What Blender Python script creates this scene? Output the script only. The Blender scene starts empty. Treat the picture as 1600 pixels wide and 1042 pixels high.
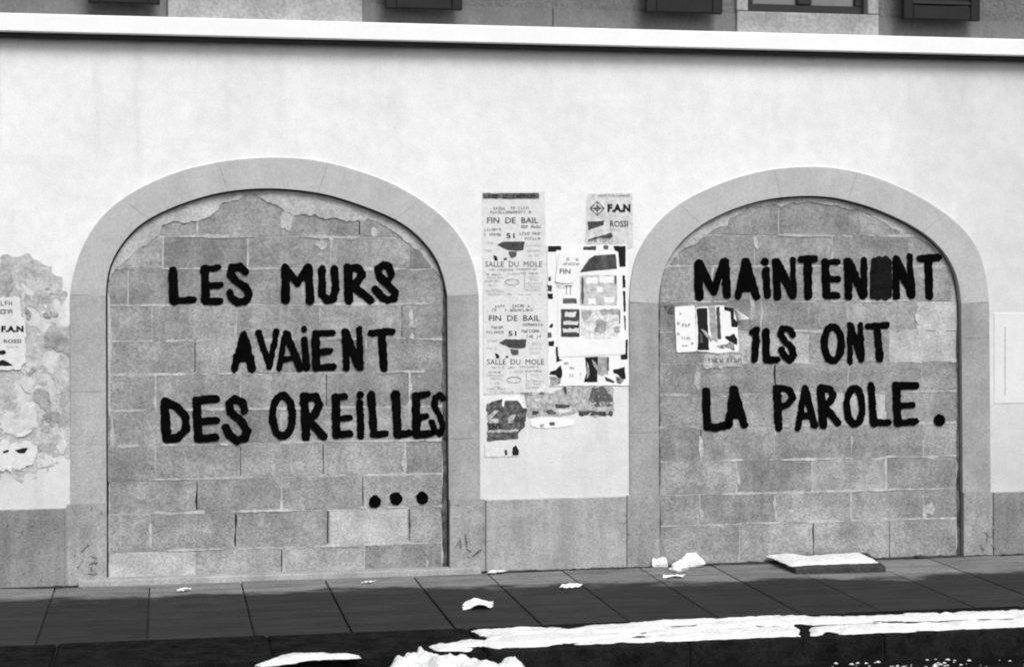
import bpy, bmesh, math, random
import numpy as np
from mathutils import Vector
from mathutils.geometry import tessellate_polygon
random.seed(7)
S = bpy.context.scene
COL = S.collection

# ------------------------------------------------------------------ camera, sky, sun, exposure
F = 2800.0                     # focal length in photo pixels (photo 1600 x 1042)
HZ = 415.0                     # horizon row in the photo
A = math.atan(545.0 / F)       # yaw to the right of the wall's normal
CAM = np.array([0.0, -10.5, 1.82])
cd = bpy.data.cameras.new('camera')
cam = bpy.data.objects.new('camera', cd)
COL.objects.link(cam)
cam.location = CAM
cam.rotation_euler = (math.pi / 2, 0, -A)
cd.sensor_fit = 'HORIZONTAL'
cd.sensor_width = 36.0
cd.lens = F / 1600 * 36
cd.shift_y = -(521 - HZ) / 1600
cd.clip_end = 2000
S.camera = cam
S.cycles.filter_width = 2.0            # the photograph is soft

SUN_EL, SUN_AZ = math.radians(46), math.radians(14)   # azimuth to the right of straight in front of the facade
W = bpy.data.worlds.new('World')
S.world = W
W.use_nodes = True
wt = W.node_tree
wt.nodes.clear()
wo = wt.nodes.new('ShaderNodeOutputWorld')
wb = wt.nodes.new('ShaderNodeBackground')
sk = wt.nodes.new('ShaderNodeTexSky')
sk.sky_type = 'NISHITA'
sk.sun_disc = False
sk.sun_elevation = SUN_EL
sk.sun_rotation = math.pi - SUN_AZ
sk.dust_density = 5.0
bw = wt.nodes.new('ShaderNodeRGBToBW')                # black-and-white film: a grey sky
wt.links.new(sk.outputs[0], bw.inputs[0])
wt.links.new(bw.outputs[0], wb.inputs[0])
wb.inputs[1].default_value = 0.12
wt.links.new(wb.outputs[0], wo.inputs[0])
sd = bpy.data.lights.new('sun', 'SUN')
sd.energy = 1.5
sd.angle = math.radians(22)
sun = bpy.data.objects.new('sun', sd)
COL.objects.link(sun)
sun.location = (3, -8, 9)
dv = Vector((math.sin(SUN_AZ) * math.cos(SUN_EL), -math.cos(SUN_AZ) * math.cos(SUN_EL), math.sin(SUN_EL)))
sun.rotation_euler = dv.to_track_quat('Z', 'Y').to_euler()
S.view_settings.view_transform = 'Standard'
S.view_settings.look = 'None'
S.view_settings.exposure = 0.26
S.view_settings.gamma = 1.0
S.view_settings.use_curve_mapping = False

# ------------------------------------------------------------------ helpers
FWD = np.array([math.sin(A), math.cos(A), 0.0])
RGT = np.array([math.cos(A), -math.sin(A), 0.0])


def ray(px, py):
    return FWD * F + RGT * (px - 800.0) + np.array([0, 0, 1.0]) * (HZ - py)


def onwall(px, py, Y=0.0):
    """the point of the plane y = Y that the photo shows at (px, py)"""
    d = ray(px, py)
    t = (Y - CAM[1]) / d[1]
    return CAM + d * t


def onground(px, py, Z=0.0):
    d = ray(px, py)
    return CAM + d * ((Z - CAM[2]) / d[2])


def WX(px, py=600, Y=0.0):
    return onwall(px, py, Y)[0]


def WZ(px, py, Y=0.0):
    return onwall(px, py, Y)[2]


def _hash(ix, iy, seed):
    h = (ix.astype(np.int64) * 374761393 + iy.astype(np.int64) * 668265263 + seed * 974634777) & 0xFFFFFFFF
    h = ((h ^ (h >> 13)) * 1274126177) & 0xFFFFFFFF
    return ((h ^ (h >> 16)) & 0xFFFF) / 65535.0


def vnoise(x, y, seed=0):
    x = np.asarray(x, float); y = np.asarray(y, float)
    ix = np.floor(x); iy = np.floor(y)
    fx = x - ix; fy = y - iy
    fx = fx * fx * (3 - 2 * fx); fy = fy * fy * (3 - 2 * fy)
    a = _hash(ix, iy, seed); b = _hash(ix + 1, iy, seed)
    c = _hash(ix, iy + 1, seed); d = _hash(ix + 1, iy + 1, seed)
    return (a + (b - a) * fx) * (1 - fy) + (c + (d - c) * fx) * fy * 1.0


def fbm(x, y, seed=0, o=3):
    s = 0; a = 0.5; t = 0
    for k in range(o):
        s = s + a * vnoise(np.asarray(x) * 2 ** k, np.asarray(y) * 2 ** k, seed + k * 17)
        t += a; a *= 0.5
    return s / t * 2 - 1           # about -1..1


def seg_d(x, y, ax, ay, bx, by):
    dx, dy = bx - ax, by - ay
    L = dx * dx + dy * dy + 1e-12
    t = np.clip(((x - ax) * dx + (y - ay) * dy) / L, 0, 1)
    return np.hypot(x - ax - t * dx, y - ay - t * dy), t


def poly_sdf(x, y, P):
    """signed distance to a polygon, negative inside"""
    d = np.full(np.shape(x), 1e9); ins = np.zeros(np.shape(x), bool)
    n = len(P)
    for i in range(n):
        ax, ay = P[i]; bx, by = P[(i + 1) % n]
        d = np.minimum(d, seg_d(x, y, ax, ay, bx, by)[0])
        c = ((ay > y) != (by > y)) & (x < (bx - ax) * (y - ay) / (by - ay + 1e-15) + ax)
        ins ^= c
    return np.where(ins, -d, d)


def march(f, x0, y0, x1, y1, st):
    """mesh of the region f < 0 : (2D verts, faces); faces run top-left, bottom-left, bottom-right in image sense"""
    nx = max(2, int(math.ceil((x1 - x0) / st)) + 1); ny = max(2, int(math.ceil((y1 - y0) / st)) + 1)
    xs = x0 + np.arange(nx) * st; ys = y0 + np.arange(ny) * st
    X, Y = np.meshgrid(xs, ys)
    V = f(X, Y)
    inside = V < 0
    verts = []; faces = []; idx = {}

    def gv(i, j):
        k = (i, j)
        if k not in idx:
            idx[k] = len(verts); verts.append((xs[i], ys[j]))
        return idx[k]

    def ev(i, j, k, l):
        key = (i, j, k, l) if (i, j) < (k, l) else (k, l, i, j)
        if key not in idx:
            a = V[j, i]; b = V[l, k]
            t = min(0.96, max(0.04, a / (a - b)))
            idx[key] = len(verts)
            verts.append((xs[i] + t * (xs[k] - xs[i]), ys[j] + t * (ys[l] - ys[j])))
        return idx[key]
    any_ = inside[:-1, :-1] | inside[1:, :-1] | inside[:-1, 1:] | inside[1:, 1:]
    for j, i in zip(*np.nonzero(any_)):
        cs = [(i, j), (i, j + 1), (i + 1, j + 1), (i + 1, j)]
        poly = []
        for q in range(4):
            a = cs[q]; b = cs[(q + 1) % 4]
            ia = inside[a[1], a[0]]; ib = inside[b[1], b[0]]
            if ia:
                poly.append(gv(*a))
            if ia != ib:
                poly.append(ev(*a, *b))
        if len(poly) >= 3:
            faces.append(poly)
    return verts, faces


def mesh_obj(name, verts, faces, mat, parent=None, smooth=False):
    me = bpy.data.meshes.new(name)
    me.from_pydata([tuple(map(float, v)) for v in verts], [], faces)
    me.update()
    if mat: me.materials.append(mat)
    if smooth:
        for p in me.polygons: p.use_smooth = True
    o = bpy.data.objects.new(name, me)
    COL.objects.link(o)
    if parent: o.parent = parent
    return o


def tag(o, label=None, cat=None, group=None, kind=None):
    if label: o['label'] = label
    if cat: o['category'] = cat
    if group: o['group'] = group
    if kind: o['kind'] = kind
    return o


def empty(name, loc=(0, 0, 0), parent=None):
    o = bpy.data.objects.new(name, None)
    COL.objects.link(o)
    o.empty_display_size = 0.1
    o.location = loc
    if parent: o.parent = parent
    return o


def bevel(o, w=0.003, seg=1):
    m = o.modifiers.new('bevel', 'BEVEL')
    m.width = w; m.segments = seg; m.limit_method = 'ANGLE'; m.angle_limit = math.radians(40)
    return o


def solid(o, t, off=-1):
    m = o.modifiers.new('thickness', 'SOLIDIFY')
    m.thickness = t; m.offset = off
    return o


def prism_geo(P, y0, y1):
    """polygon P in (x, z), anticlockwise seen from the street, from y0 (front) to y1 (back)"""
    n = len(P)
    v = [(x, y0, z) for x, z in P] + [(x, y1, z) for x, z in P]
    tris = tessellate_polygon([[Vector((x, z, 0)) for x, z in P]])
    f = []
    for t in tris:
        a, b, c = t
        cr = (P[b][0] - P[a][0]) * (P[c][1] - P[a][1]) - (P[b][1] - P[a][1]) * (P[c][0] - P[a][0])
        if cr < 0: b, c = c, b
        f.append((a, b, c)); f.append((n + a, n + c, n + b))
    for i in range(n):
        j = (i + 1) % n
        f.append((i, n + i, n + j, j))
    return v, f


def ngon_prism(P, y0, y1):
    n = len(P)
    v = [(x, y0, z) for x, z in P] + [(x, y1, z) for x, z in P]
    f = [tuple(range(n)), tuple(range(2 * n - 1, n - 1, -1))]
    for i in range(n):
        j = (i + 1) % n
        f.append((i, n + i, n + j, j))
    return v, f


def area2(P):
    return sum(P[i][0] * P[(i + 1) % len(P)][1] - P[(i + 1) % len(P)][0] * P[i][1] for i in range(len(P)))


def ccw(P):
    return P if area2(P) > 0 else P[::-1]


def box(name, x0, x1, y0, y1, z0, z1, mat, parent=None, bev=0.0):
    v, f = ngon_prism([(x0, z0), (x1, z0), (x1, z1), (x0, z1)], y0, y1)
    o = mesh_obj(name, v, f, mat, parent)
    if bev: bevel(o, bev)
    return o


def clip_convex(subj, clip):
    out = list(subj)
    n = len(clip)
    for i in range(n):
        a = clip[i]; b = clip[(i + 1) % n]
        inp = out; out = []
        if not inp: break

        def side(p): return (b[0] - a[0]) * (p[1] - a[1]) - (b[1] - a[1]) * (p[0] - a[0])
        for k in range(len(inp)):
            p = inp[k]; q = inp[(k + 1) % len(inp)]
            sp, sq = side(p), side(q)
            if sp >= 0: out.append(p)
            if (sp >= 0) != (sq >= 0):
                t = sp / (sp - sq)
                out.append((p[0] + t * (q[0] - p[0]), p[1] + t * (q[1] - p[1])))
    r = []
    for p in out:
        if not r or math.hypot(p[0] - r[-1][0], p[1] - r[-1][1]) > 1e-4: r.append(p)
    if len(r) > 1 and math.hypot(r[0][0] - r[-1][0], r[0][1] - r[-1][1]) < 1e-4: r.pop()
    return r


# ------------------------------------------------------------------ materials (black-and-white: all greys)
class NT:
    def __init__(s, name, rough=0.9, spec=0.2):
        s.m = bpy.data.materials.new(name); s.m.use_nodes = True
        s.t = s.m.node_tree; s.b = s.t.nodes['Principled BSDF']
        s.b.inputs['Roughness'].default_value = rough
        s.b.inputs['Specular IOR Level'].default_value = spec
        s.co = s.t.nodes.new('ShaderNodeTexCoord')

    def n(s, typ, **kw):
        x = s.t.nodes.new(typ)
        for k, v in kw.items(): setattr(x, k, v)
        return x

    def l(s, a, b): s.t.links.new(a, b)

    def noise(s, scale, detail=4, rough=0.6, stretch=(1, 1, 1), off=0.0):
        mp = s.n('ShaderNodeMapping'); mp.inputs['Scale'].default_value = stretch
        mp.inputs['Location'].default_value = (off, off * 1.7, off * 0.6)
        s.l(s.co.outputs['Object'], mp.inputs['Vector'])
        x = s.n('ShaderNodeTexNoise'); x.inputs['Scale'].default_value = scale
        x.inputs['Detail'].default_value = detail; x.inputs['Roughness'].default_value = rough
        s.l(mp.outputs[0], x.inputs['Vector'])
        return x.outputs[0]

    def math(s, op, a, b=None, c=None, clamp=False):
        x = s.n('ShaderNodeMath', operation=op, use_clamp=clamp)
        for i, v in enumerate((a, b, c)):
            if v is None: continue
            if isinstance(v, (int, float)): x.inputs[i].default_value = v
            else: s.l(v, x.inputs[i])
        return x.outputs[0]

    def rng(s, v, a, b, c, d):
        x = s.n('ShaderNodeMapRange', interpolation_type='SMOOTHSTEP')
        s.l(v, x.inputs[0])
        for i, k in enumerate((a, b, c, d)): x.inputs[i + 1].default_value = k
        return x.outputs[0]

    def mix(s, fac, a, b):
        x = s.n('ShaderNodeMix', data_type='FLOAT')
        for sock, v in ((x.inputs[0], fac), (x.inputs[2], a), (x.inputs[3], b)):
            if isinstance(v, (int, float)): sock.default_value = v
            else: s.l(v, sock)
        return x.outputs[0]

    def bump(s, h, strength=0.3, dist=0.004, prev=None):
        x = s.n('ShaderNodeBump'); x.inputs['Strength'].default_value = strength
        x.inputs['Distance'].default_value = dist
        s.l(h, x.inputs['Height'])
        if prev is not None: s.l(prev, x.inputs['Normal'])
        s.l(x.outputs[0], s.b.inputs['Normal'])
        return x.outputs[0]

    def color(s, v):
        x = s.n('ShaderNodeCombineColor')
        for i in range(3): s.l(v, x.inputs[i])
        s.l(x.outputs[0], s.b.inputs['Base Color'])

    def rnd(s):
        return s.n('ShaderNodeObjectInfo').outputs['Random']

    def xyz(s):
        x = s.n('ShaderNodeSeparateXYZ'); s.l(s.co.outputs['Object'], x.inputs[0])
        return x.outputs


def grainy(name, base, var=0.12, mott=3.0, fine=90, rvar=0.0, rough=0.9, spec=0.15, bump=0.3, bd=0.003, fvar=None, streak=0.0, pits=0.0):
    m = NT(name, rough, spec)
    fvar = var if fvar is None else fvar
    v = m.math('MULTIPLY_ADD', m.rng(m.noise(mott, 5, 0.65), 0.25, 0.75, -1, 1), var, 1.0)
    fn = m.noise(fine, 3, 0.7, off=3.1)
    v = m.math('MULTIPLY', v, m.math('MULTIPLY_ADD', m.rng(fn, 0.25, 0.75, -1, 1), fvar, 1.0))
    if streak:
        sn = m.noise(7, 4, 0.7, (1.0, 1.0, 0.12), 9.0)
        v = m.math('MULTIPLY', v, m.math('MULTIPLY_ADD', m.rng(sn, 0.3, 0.7, -1, 1), streak, 1.0))
    if rvar:
        v = m.math('MULTIPLY', v, m.math('MULTIPLY_ADD', m.rnd(), 2 * rvar, 1 - rvar))
    if pits:
        pn = m.noise(38, 2, 0.5, off=5.5)
        v = m.math('MULTIPLY', v, m.rng(pn, 0.26, 0.36, 1 - pits, 1.0))
    v = m.math('MULTIPLY', v, base, clamp=True)
    m.color(v)
    n1 = m.bump(m.noise(28, 6, 0.7, off=1.3), bump, bd * 2)
    m.bump(fn, bump, bd, n1)
    return m.m


def make_plaster():
    m = NT('white_plaster', 0.92, 0.1)
    x, y, z = m.xyz()
    v = m.math('MULTIPLY_ADD', m.rng(m.noise(1.6, 5, 0.6), 0.25, 0.75, -1, 1), 0.05, 0.785)
    v = m.math('MULTIPLY_ADD', m.rng(m.noise(11, 5, 0.7, off=17), 0.3, 0.7, -1, 1), 0.035, v)
    v = m.math('MULTIPLY_ADD', m.rng(m.noise(6, 5, 0.7, (1, 1, .10), 27), 0.52, 0.75, 0, 1), -0.07, v)
    v = m.math('MULTIPLY_ADD', m.rng(m.noise(90, 3, 0.8, off=2), 0.3, 0.7, -1, 1), 0.06, v)
    # bare patch at the far left where the coat has come off, with its own ragged outline
    dx = m.math('DIVIDE', m.math('SUBTRACT', x, WX(10)), 0.41)
    dz = m.math('DIVIDE', m.math('SUBTRACT', z, WZ(40, 580)), 0.64)
    d = m.math('ADD', m.math('MULTIPLY', dx, dx), m.math('MULTIPLY', dz, dz))
    d = m.math('MULTIPLY_ADD', m.noise(6, 6, 0.7, off=4), 1.3, d)
    bare = m.rng(d, 1.25, 1.75, 1, 0)
    bn = m.mix(m.rng(m.noise(13, 6, 0.78, off=8), 0.34, 0.66, 0, 1), 0.24, 0.60)
    v = m.mix(m.math('MULTIPLY', bare, 0.55), v, bn)
    # grimy streak just above that patch
    gx = m.math('DIVIDE', m.math('SUBTRACT', x, WX(5)), 0.20)
    gz = m.math('DIVIDE', m.math('SUBTRACT', z, WZ(20, 445)), 0.07)
    g = m.math('ADD', m.math('MULTIPLY', gx, gx), m.math('MULTIPLY', gz, gz))
    g = m.math('MULTIPLY_ADD', m.noise(14, 5, 0.7, off=6), 0.8, g)
    v = m.mix(m.rng(g, 0.5, 1.3, 0.75, 0), v, 0.22)
    # splashed, dirtier skirt of the plaster low on the wall
    lo = m.math('MULTIPLY_ADD', m.noise(5, 5, 0.7, off=11), 0.7, z)
    v = m.math('MULTIPLY', v, m.rng(lo, 0.85, 1.75, 0.82, 1.0))
    # darker towards the right-hand end: light falloff put into the plaster colour
    v = m.math('MULTIPLY', v, m.rng(m.math('MULTIPLY_ADD', m.noise(2.2, 5, 0.6, off=13), 1.2, x), WX(1330) + 0.6, WX(1590) + 0.6, 1.0, 0.84))
    m.color(v)
    n1 = m.bump(m.noise(9, 5, 0.65, off=1), 0.12, 0.02)
    n2 = m.bump(m.noise(85, 4, 0.7, off=2), 0.30, 0.004, n1)
    m.bump(bn, 0.0, 0.01, n2)
    return m.m


M = {}
M['plaster'] = make_plaster()
M['arch'] = grainy('pale_limestone', 0.46, 0.09, 3.5, 80, 0.015, bump=0.25, streak=0.04, fvar=.12)
M['jamb_l'] = grainy('greyed_limestone', 0.385, 0.13, 4.0, 80, 0.02, bump=0.3, streak=0.08, fvar=.15)
M['jamb_r'] = grainy('weathered_falloff_limestone', 0.33, 0.15, 4.0, 80, 0.03, bump=0.3, streak=0.08, fvar=.15)  # weathered jambs, darkened further to put light falloff into the stone
M['base_stone'] = grainy('grimy_limestone', 0.30, 0.22, 5.0, 75, 0.06, bump=0.45, streak=0.14, pits=0.45, fvar=.22)
M['plinth'] = grainy('plinth_stone', 0.215, 0.18, 4.5, 75, 0.05, bump=0.4, streak=0.16, pits=0.35, fvar=.22)
M['plinth_pale'] = grainy('pale_plinth_stone', 0.345, 0.15, 4.5, 75, 0.03, bump=0.35, streak=0.13, pits=0.25, fvar=.18)
def make_block(name, base):
    m = NT(name, 0.92, 0.1)
    v = m.math('MULTIPLY_ADD', m.rng(m.noise(4.2, 6, 0.7), 0.28, 0.72, -1, 1), 0.24, 1.0)
    v = m.math('MULTIPLY', v, m.math('MULTIPLY_ADD', m.rng(m.noise(75, 3, 0.8, off=3.1), 0.3, 0.7, -1, 1), 0.30, 1.0))
    v = m.math('MULTIPLY', v, m.math('MULTIPLY_ADD', m.rng(m.noise(9, 4, 0.7, (1, 1, .14), 9), 0.3, 0.7, -1, 1), 0.11, 1.0))
    v = m.math('MULTIPLY', v, m.math('MULTIPLY_ADD', m.rng(m.noise(10, 4, 0.7, (.12, 1, 1), 19), 0.3, 0.7, -1, 1), 0.09, 1.0))
    v = m.math('MULTIPLY', v, m.math('MULTIPLY_ADD', m.rnd(), 0.19, 0.905))
    v = m.math('MULTIPLY', v, base)
    # chalky lime smears and dark sooty blots
    ch = m.noise(6.5, 7, 0.72, off=31)
    v = m.mix(m.rng(ch, 0.52, 0.72, 0, .6), v, base * 1.7)
    so = m.noise(5.5, 6, 0.7, off=47)
    v = m.mix(m.rng(so, 0.56, 0.74, 0, .5), v, base * .5)
    v = m.math('MULTIPLY', v, m.rng(m.noise(42, 2, 0.5, off=5.5), 0.26, 0.36, .65, 1.0), clamp=True)
    m.color(v)
    n1 = m.bump(m.noise(28, 6, 0.7, off=1.3), .6, .008)
    m.bump(m.noise(70, 3, 0.7, off=3.1), .6, .004, n1)
    return m.m


M['block'] = make_block('concrete_block', 0.305)
M['block_dark'] = make_block('dark_concrete_block', 0.265)
M['mortar'] = grainy('grey_mortar', 0.45, 0.26, 7.0, 70, bump=0.6, bd=0.004)
M['mortar_pale'] = grainy('pale_mortar', 0.46, 0.22, 6.0, 60, bump=0.6, bd=0.005)
M['shade_mortar'] = grainy('shade_mortar', 0.115, 0.75, 13, 60, bump=0.7, bd=.006, fvar=.3)  # dark tone stands for the shade beside the jambs
M['scuff'] = grainy('scuffed_dirt', 0.17, .5, 20, 80, bump=.1)
M['undercoat'] = grainy('grey_undercoat', 0.47, 0.28, 12, 70, bump=.6, bd=.005, fvar=.2)
M['undercoat_dark'] = grainy('dark_undercoat', 0.35, 0.35, 14, 70, bump=.6, bd=.005, fvar=.2)
M['flake'] = grainy('pale_plaster_flake', 0.60, 0.15, 12, 70, bump=.5, fvar=.1)
M['joint'] = grainy('joint_bed', 0.06, 0.2, 8.0, 60)
M['paint'] = grainy('black_wall_paint', 0.0035, 0.30, 12, 60, rough=0.9, spec=0.0, bump=0.4)
M['paint_thin'] = grainy('thin_black_paint', 0.013, 0.35, 10, 50, rough=0.9, spec=0.0, bump=0.4, streak=0.3)
M['ledge'] = grainy('white_ledge', 0.87, 0.03, 3, 60, fvar=0.02, bump=0.15)
M['upper'] = grainy('roughcast_render', 0.17, 0.12, 4, 45, bump=0.9, bd=0.008, fvar=0.30)
M['upper_band'] = grainy('upper_stone_band', 0.17, 0.16, 4, 50, 0.08, bump=0.3, streak=0.06)
M['jamb'] = grainy('window_surround_stone', 0.35, 0.25, 5, 50, 0.05, bump=0.35, pits=0.2)
M['shutter'] = grainy('dark_shutter_paint', 0.022, 0.15, 6, 60, rough=0.6, bump=0.15)
M['frame'] = grainy('dark_window_frame', 0.035, 0.15, 6, 60, rough=0.6, bump=0.15)
M['pane'] = grainy('window_pane', 0.16, 0.1, 3, 20, rough=0.08, spec=0.6, bump=0.0)
M['paper'] = grainy('poster_paper', 0.68, 0.09, 16, 80, bump=0.2, fvar=0.09)
M['paper_white'] = grainy('white_paper', 0.83, 0.04, 9, 60, bump=0.10, fvar=0.02)
M['paper_weathered'] = grainy('weathered_bill_paper', 0.62, 0.22, 22, 90, bump=0.2, fvar=0.15)
M['paper_grey'] = grainy('weathered_paper', 0.42, 0.45, 34, 90, bump=0.3, fvar=0.3)
M['paper_dark'] = grainy('dark_torn_poster', 0.10, 0.8, 34, 80, bump=0.3, fvar=0.4)
M['ink'] = grainy('black_ink', 0.016, 0.2, 20, 90, bump=0.05)
M['ink_dark'] = grainy('worn_black_ink', 0.045, 0.5, 30, 120, bump=0.05, fvar=0.4)
M['ink_grey'] = grainy('grey_ink', 0.11, 0.35, 25, 110, bump=0.05, fvar=0.25)
M['ink_mid'] = grainy('dark_grey_ink', 0.065, 0.5, 30, 90, bump=0.05, fvar=0.25)
M['ink_pale'] = grainy('pale_grey_ink', 0.36, 0.35, 30, 80, bump=0.05, fvar=0.1)
M['photo'] = grainy('printed_photograph', 0.26, 0.85, 42, 90, bump=0.05, fvar=0.5)
M['halftone2'] = grainy('grey_halftone_print', 0.52, 0.25, 26, 90, bump=0.05, fvar=0.25)
M['halftone'] = grainy('halftone_print', 0.68, 0.30, 34, 90, bump=0.05, fvar=0.25)
M['plate'] = grainy('painted_cover_plate', 0.72, 0.05, 4, 60, bump=0.2)
M['snow'] = grainy('white_snow', 0.86, 0.09, 14, 70, rough=0.9, bump=0.8, bd=0.01, fvar=0.14)
M['kerb'] = grainy('wet_kerb_stone', 0.014, 0.5, 9, 60, rough=0.85, spec=0.0, bump=0.5, bd=0.005, fvar=0.3)
M['road'] = grainy('wet_asphalt', 0.012, 0.3, 5, 120, rough=0.8, spec=0.0, bump=0.8, bd=0.006, fvar=0.3)
M['stone_dark'] = grainy('dark_stone', 0.05, 0.3, 9, 60, bump=0.5)
M['trim'] = grainy('roof_edge', 0.3, 0.1, 4, 50)


def make_slab():
    m = NT('wet_paving', 0.72, 0.10)
    x, y, z = m.xyz()
    v = m.math('MULTIPLY_ADD', m.rng(m.noise(3.0, 5, 0.65, (1, 2.2, 1)), 0.25, 0.75, -1, 1), 0.18, 1.0)
    v = m.math('MULTIPLY', v, m.math('MULTIPLY_ADD', m.rng(m.noise(90, 3, 0.8), 0.3, 0.7, -1, 1), 0.28, 1.0))
    v = m.math('MULTIPLY', v, m.math('MULTIPLY_ADD', m.rnd(), 0.24, 0.88))
    v = m.math('MULTIPLY', v, m.math('MULTIPLY_ADD', m.rng(m.noise(4, 6, 0.75, (.5, 5, 1), 21), 0.3, 0.7, -1, 1), 0.30, 1.0))
    v = m.math('MULTIPLY', v, m.rng(m.noise(16, 5, 0.75, (1, 1.5, 1), 29), 0.30, 0.42, .6, 1.0))
    # the strip under the wall has stayed dry
    e = m.math('MULTIPLY_ADD', m.math('SUBTRACT', m.noise(2.4, 6, 0.68, (1, 1.6, 1), 5), 0.5), 0.75, m.math('ADD', y, m.rng(x, -1.0, 4.2, 0.02, 0.22)))
    dry = m.rng(e, -0.46, -0.28, 0, 1)
    v = m.math('MULTIPLY', v, m.mix(dry, 0.029, 0.19))
    m.color(v)
    n1 = m.bump(m.noise(14, 5, 0.7, off=2), 0.4, 0.008)
    m.bump(m.noise(120, 3, 0.7), 0.4, 0.003, n1)
    return m.m


M['slab'] = make_slab()

# ------------------------------------------------------------------ the arches, traced on the facade plane
FY = -0.012          # the stone surrounds stand 12 mm proud of the plaster
IY = 0.028           # face of the block infill
LIN = [(165, 462), (165.4, 430), (169.6, 413.6), (183.5, 388.6), (211, 354), (244.7, 334), (281, 319), (322.6, 305),
       (364, 296.8), (420, 293.5), (469.6, 296.8), (511, 303), (544.7, 313.5), (594.8, 331.6), (631, 348), (658.8, 372),
       (681, 398), (692, 422), (697.7, 447), (699, 462)]
LOUT = [(109.7, 461), (114, 425), (123.6, 394), (141.7, 358), (166.8, 327), (197, 305), (233.6, 285.6), (281, 266),
        (336.5, 253.6), (378, 248), (434, 245.3), (483.5, 248), (525, 256.4), (567, 269), (608.7, 284), (650, 306.5),
        (689, 334), (714.4, 361), (734, 391), (745, 425), (748, 461)]
RIN = [(1028.7, 474), (1029, 454), (1033, 430), (1042, 406), (1056.8, 384), (1073.5, 367.5), (1095, 351), (1124, 335),
       (1160, 321), (1196, 311), (1232, 307), (1268, 305.5), (1304, 307.6), (1332.8, 315), (1364, 324), (1400, 339),
       (1436, 358), (1462, 377), (1484, 403.5), (1496, 427.5), (1500.7, 454), (1502, 474)]
ROUT = [(983.6, 472), (984.2, 454), (987, 418), (994, 394), (1009, 370), (1028, 346), (1056.8, 319.6), (1088, 303), (1136, 282),
        (1184, 268), (1220, 262.5), (1268, 260), (1304, 261.5), (1333, 267), (1376, 279), (1414, 295.6), (1448, 313.6),
        (1484, 337.5), (1510, 360), (1527, 384), (1539, 413), (1542.5, 442), (1545.5, 472)]


def smooth_curve(P, n=60):
    pts = [onwall(a, b, FY)[[0, 2]] for a, b in P]
    pts = np.array(pts)

    def resample(p, k):
        d = np.r_[0, np.cumsum(np.hypot(*np.diff(p, axis=0).T))]
        s = np.linspace(0, d[-1], k)
        return np.c_[np.interp(s, d, p[:, 0]), np.interp(s, d, p[:, 1])]
    p = resample(pts, n)
    for _ in range(6):
        q = p.copy(); q[1:-1] = (p[:-2] + 2 * p[1:-1] + p[2:]) / 4; p = q
    return resample(p, n)


LI, LO, RI, RO = (smooth_curve(c) for c in (LIN, LOUT, RIN, ROUT))
GZ = -0.04
# openings (clockwise from the left foot over the crown, then closed along the ground)
LOPEN = [(LI[0][0] + 0.004, GZ)] + [tuple(p) for p in LI] + [(LI[-1][0] + 0.010, GZ)]
ROPEN = [(RI[0][0] + 0.008, GZ)] + [tuple(p) for p in RI] + [(RI[-1][0] + 0.015, GZ)]

XL, XR, ZC = -5.5, 11.5, 3.22
house = empty('house', (WX(800), 0, 0))
tag(house, 'white plastered house front with two blocked stone archways and a pale ledge above', 'house')


def hp(o):
    o.parent = house
    o.matrix_parent_inverse = house.matrix_basis.inverted()
    return o


def sub(name, parent, anchor):
    o = empty(name, anchor)
    if parent is house:
        hp(o)
    else:
        o.parent = parent
    return o


def under(o, par):
    """parent o while its mesh stays in world coordinates"""
    o.parent = par
    m = par.matrix_basis.copy()
    p = par.parent
    mi = par.matrix_parent_inverse
    o.matrix_parent_inverse = ((p.matrix_basis @ mi @ m) if p else m).inverted()
    return o


# plaster sheet with the two arch openings (its edge lies hidden behind the stone surrounds)
def mid(a, b, t=0.5): return [tuple(p * (1 - t) + q * t) for p, q in zip(a, b)]


lm, rm = mid(LI, LO, 0.72), mid(RI, RO, 0.72)
outline = [(XL, GZ), (lm[0][0], GZ)] + lm + [(lm[-1][0], GZ), (rm[0][0], GZ)] + rm + [(rm[-1][0], GZ), (XR, GZ), (XR, ZC), (XL, ZC)]
v, f = prism_geo(outline, 0.0, 0.40)
hp(mesh_obj('plaster_wall', v, f, M['plaster']))
hp(box('back_wall', XL, XR, 0.42, 0.6, GZ, 6.2, M['upper']))


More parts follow.
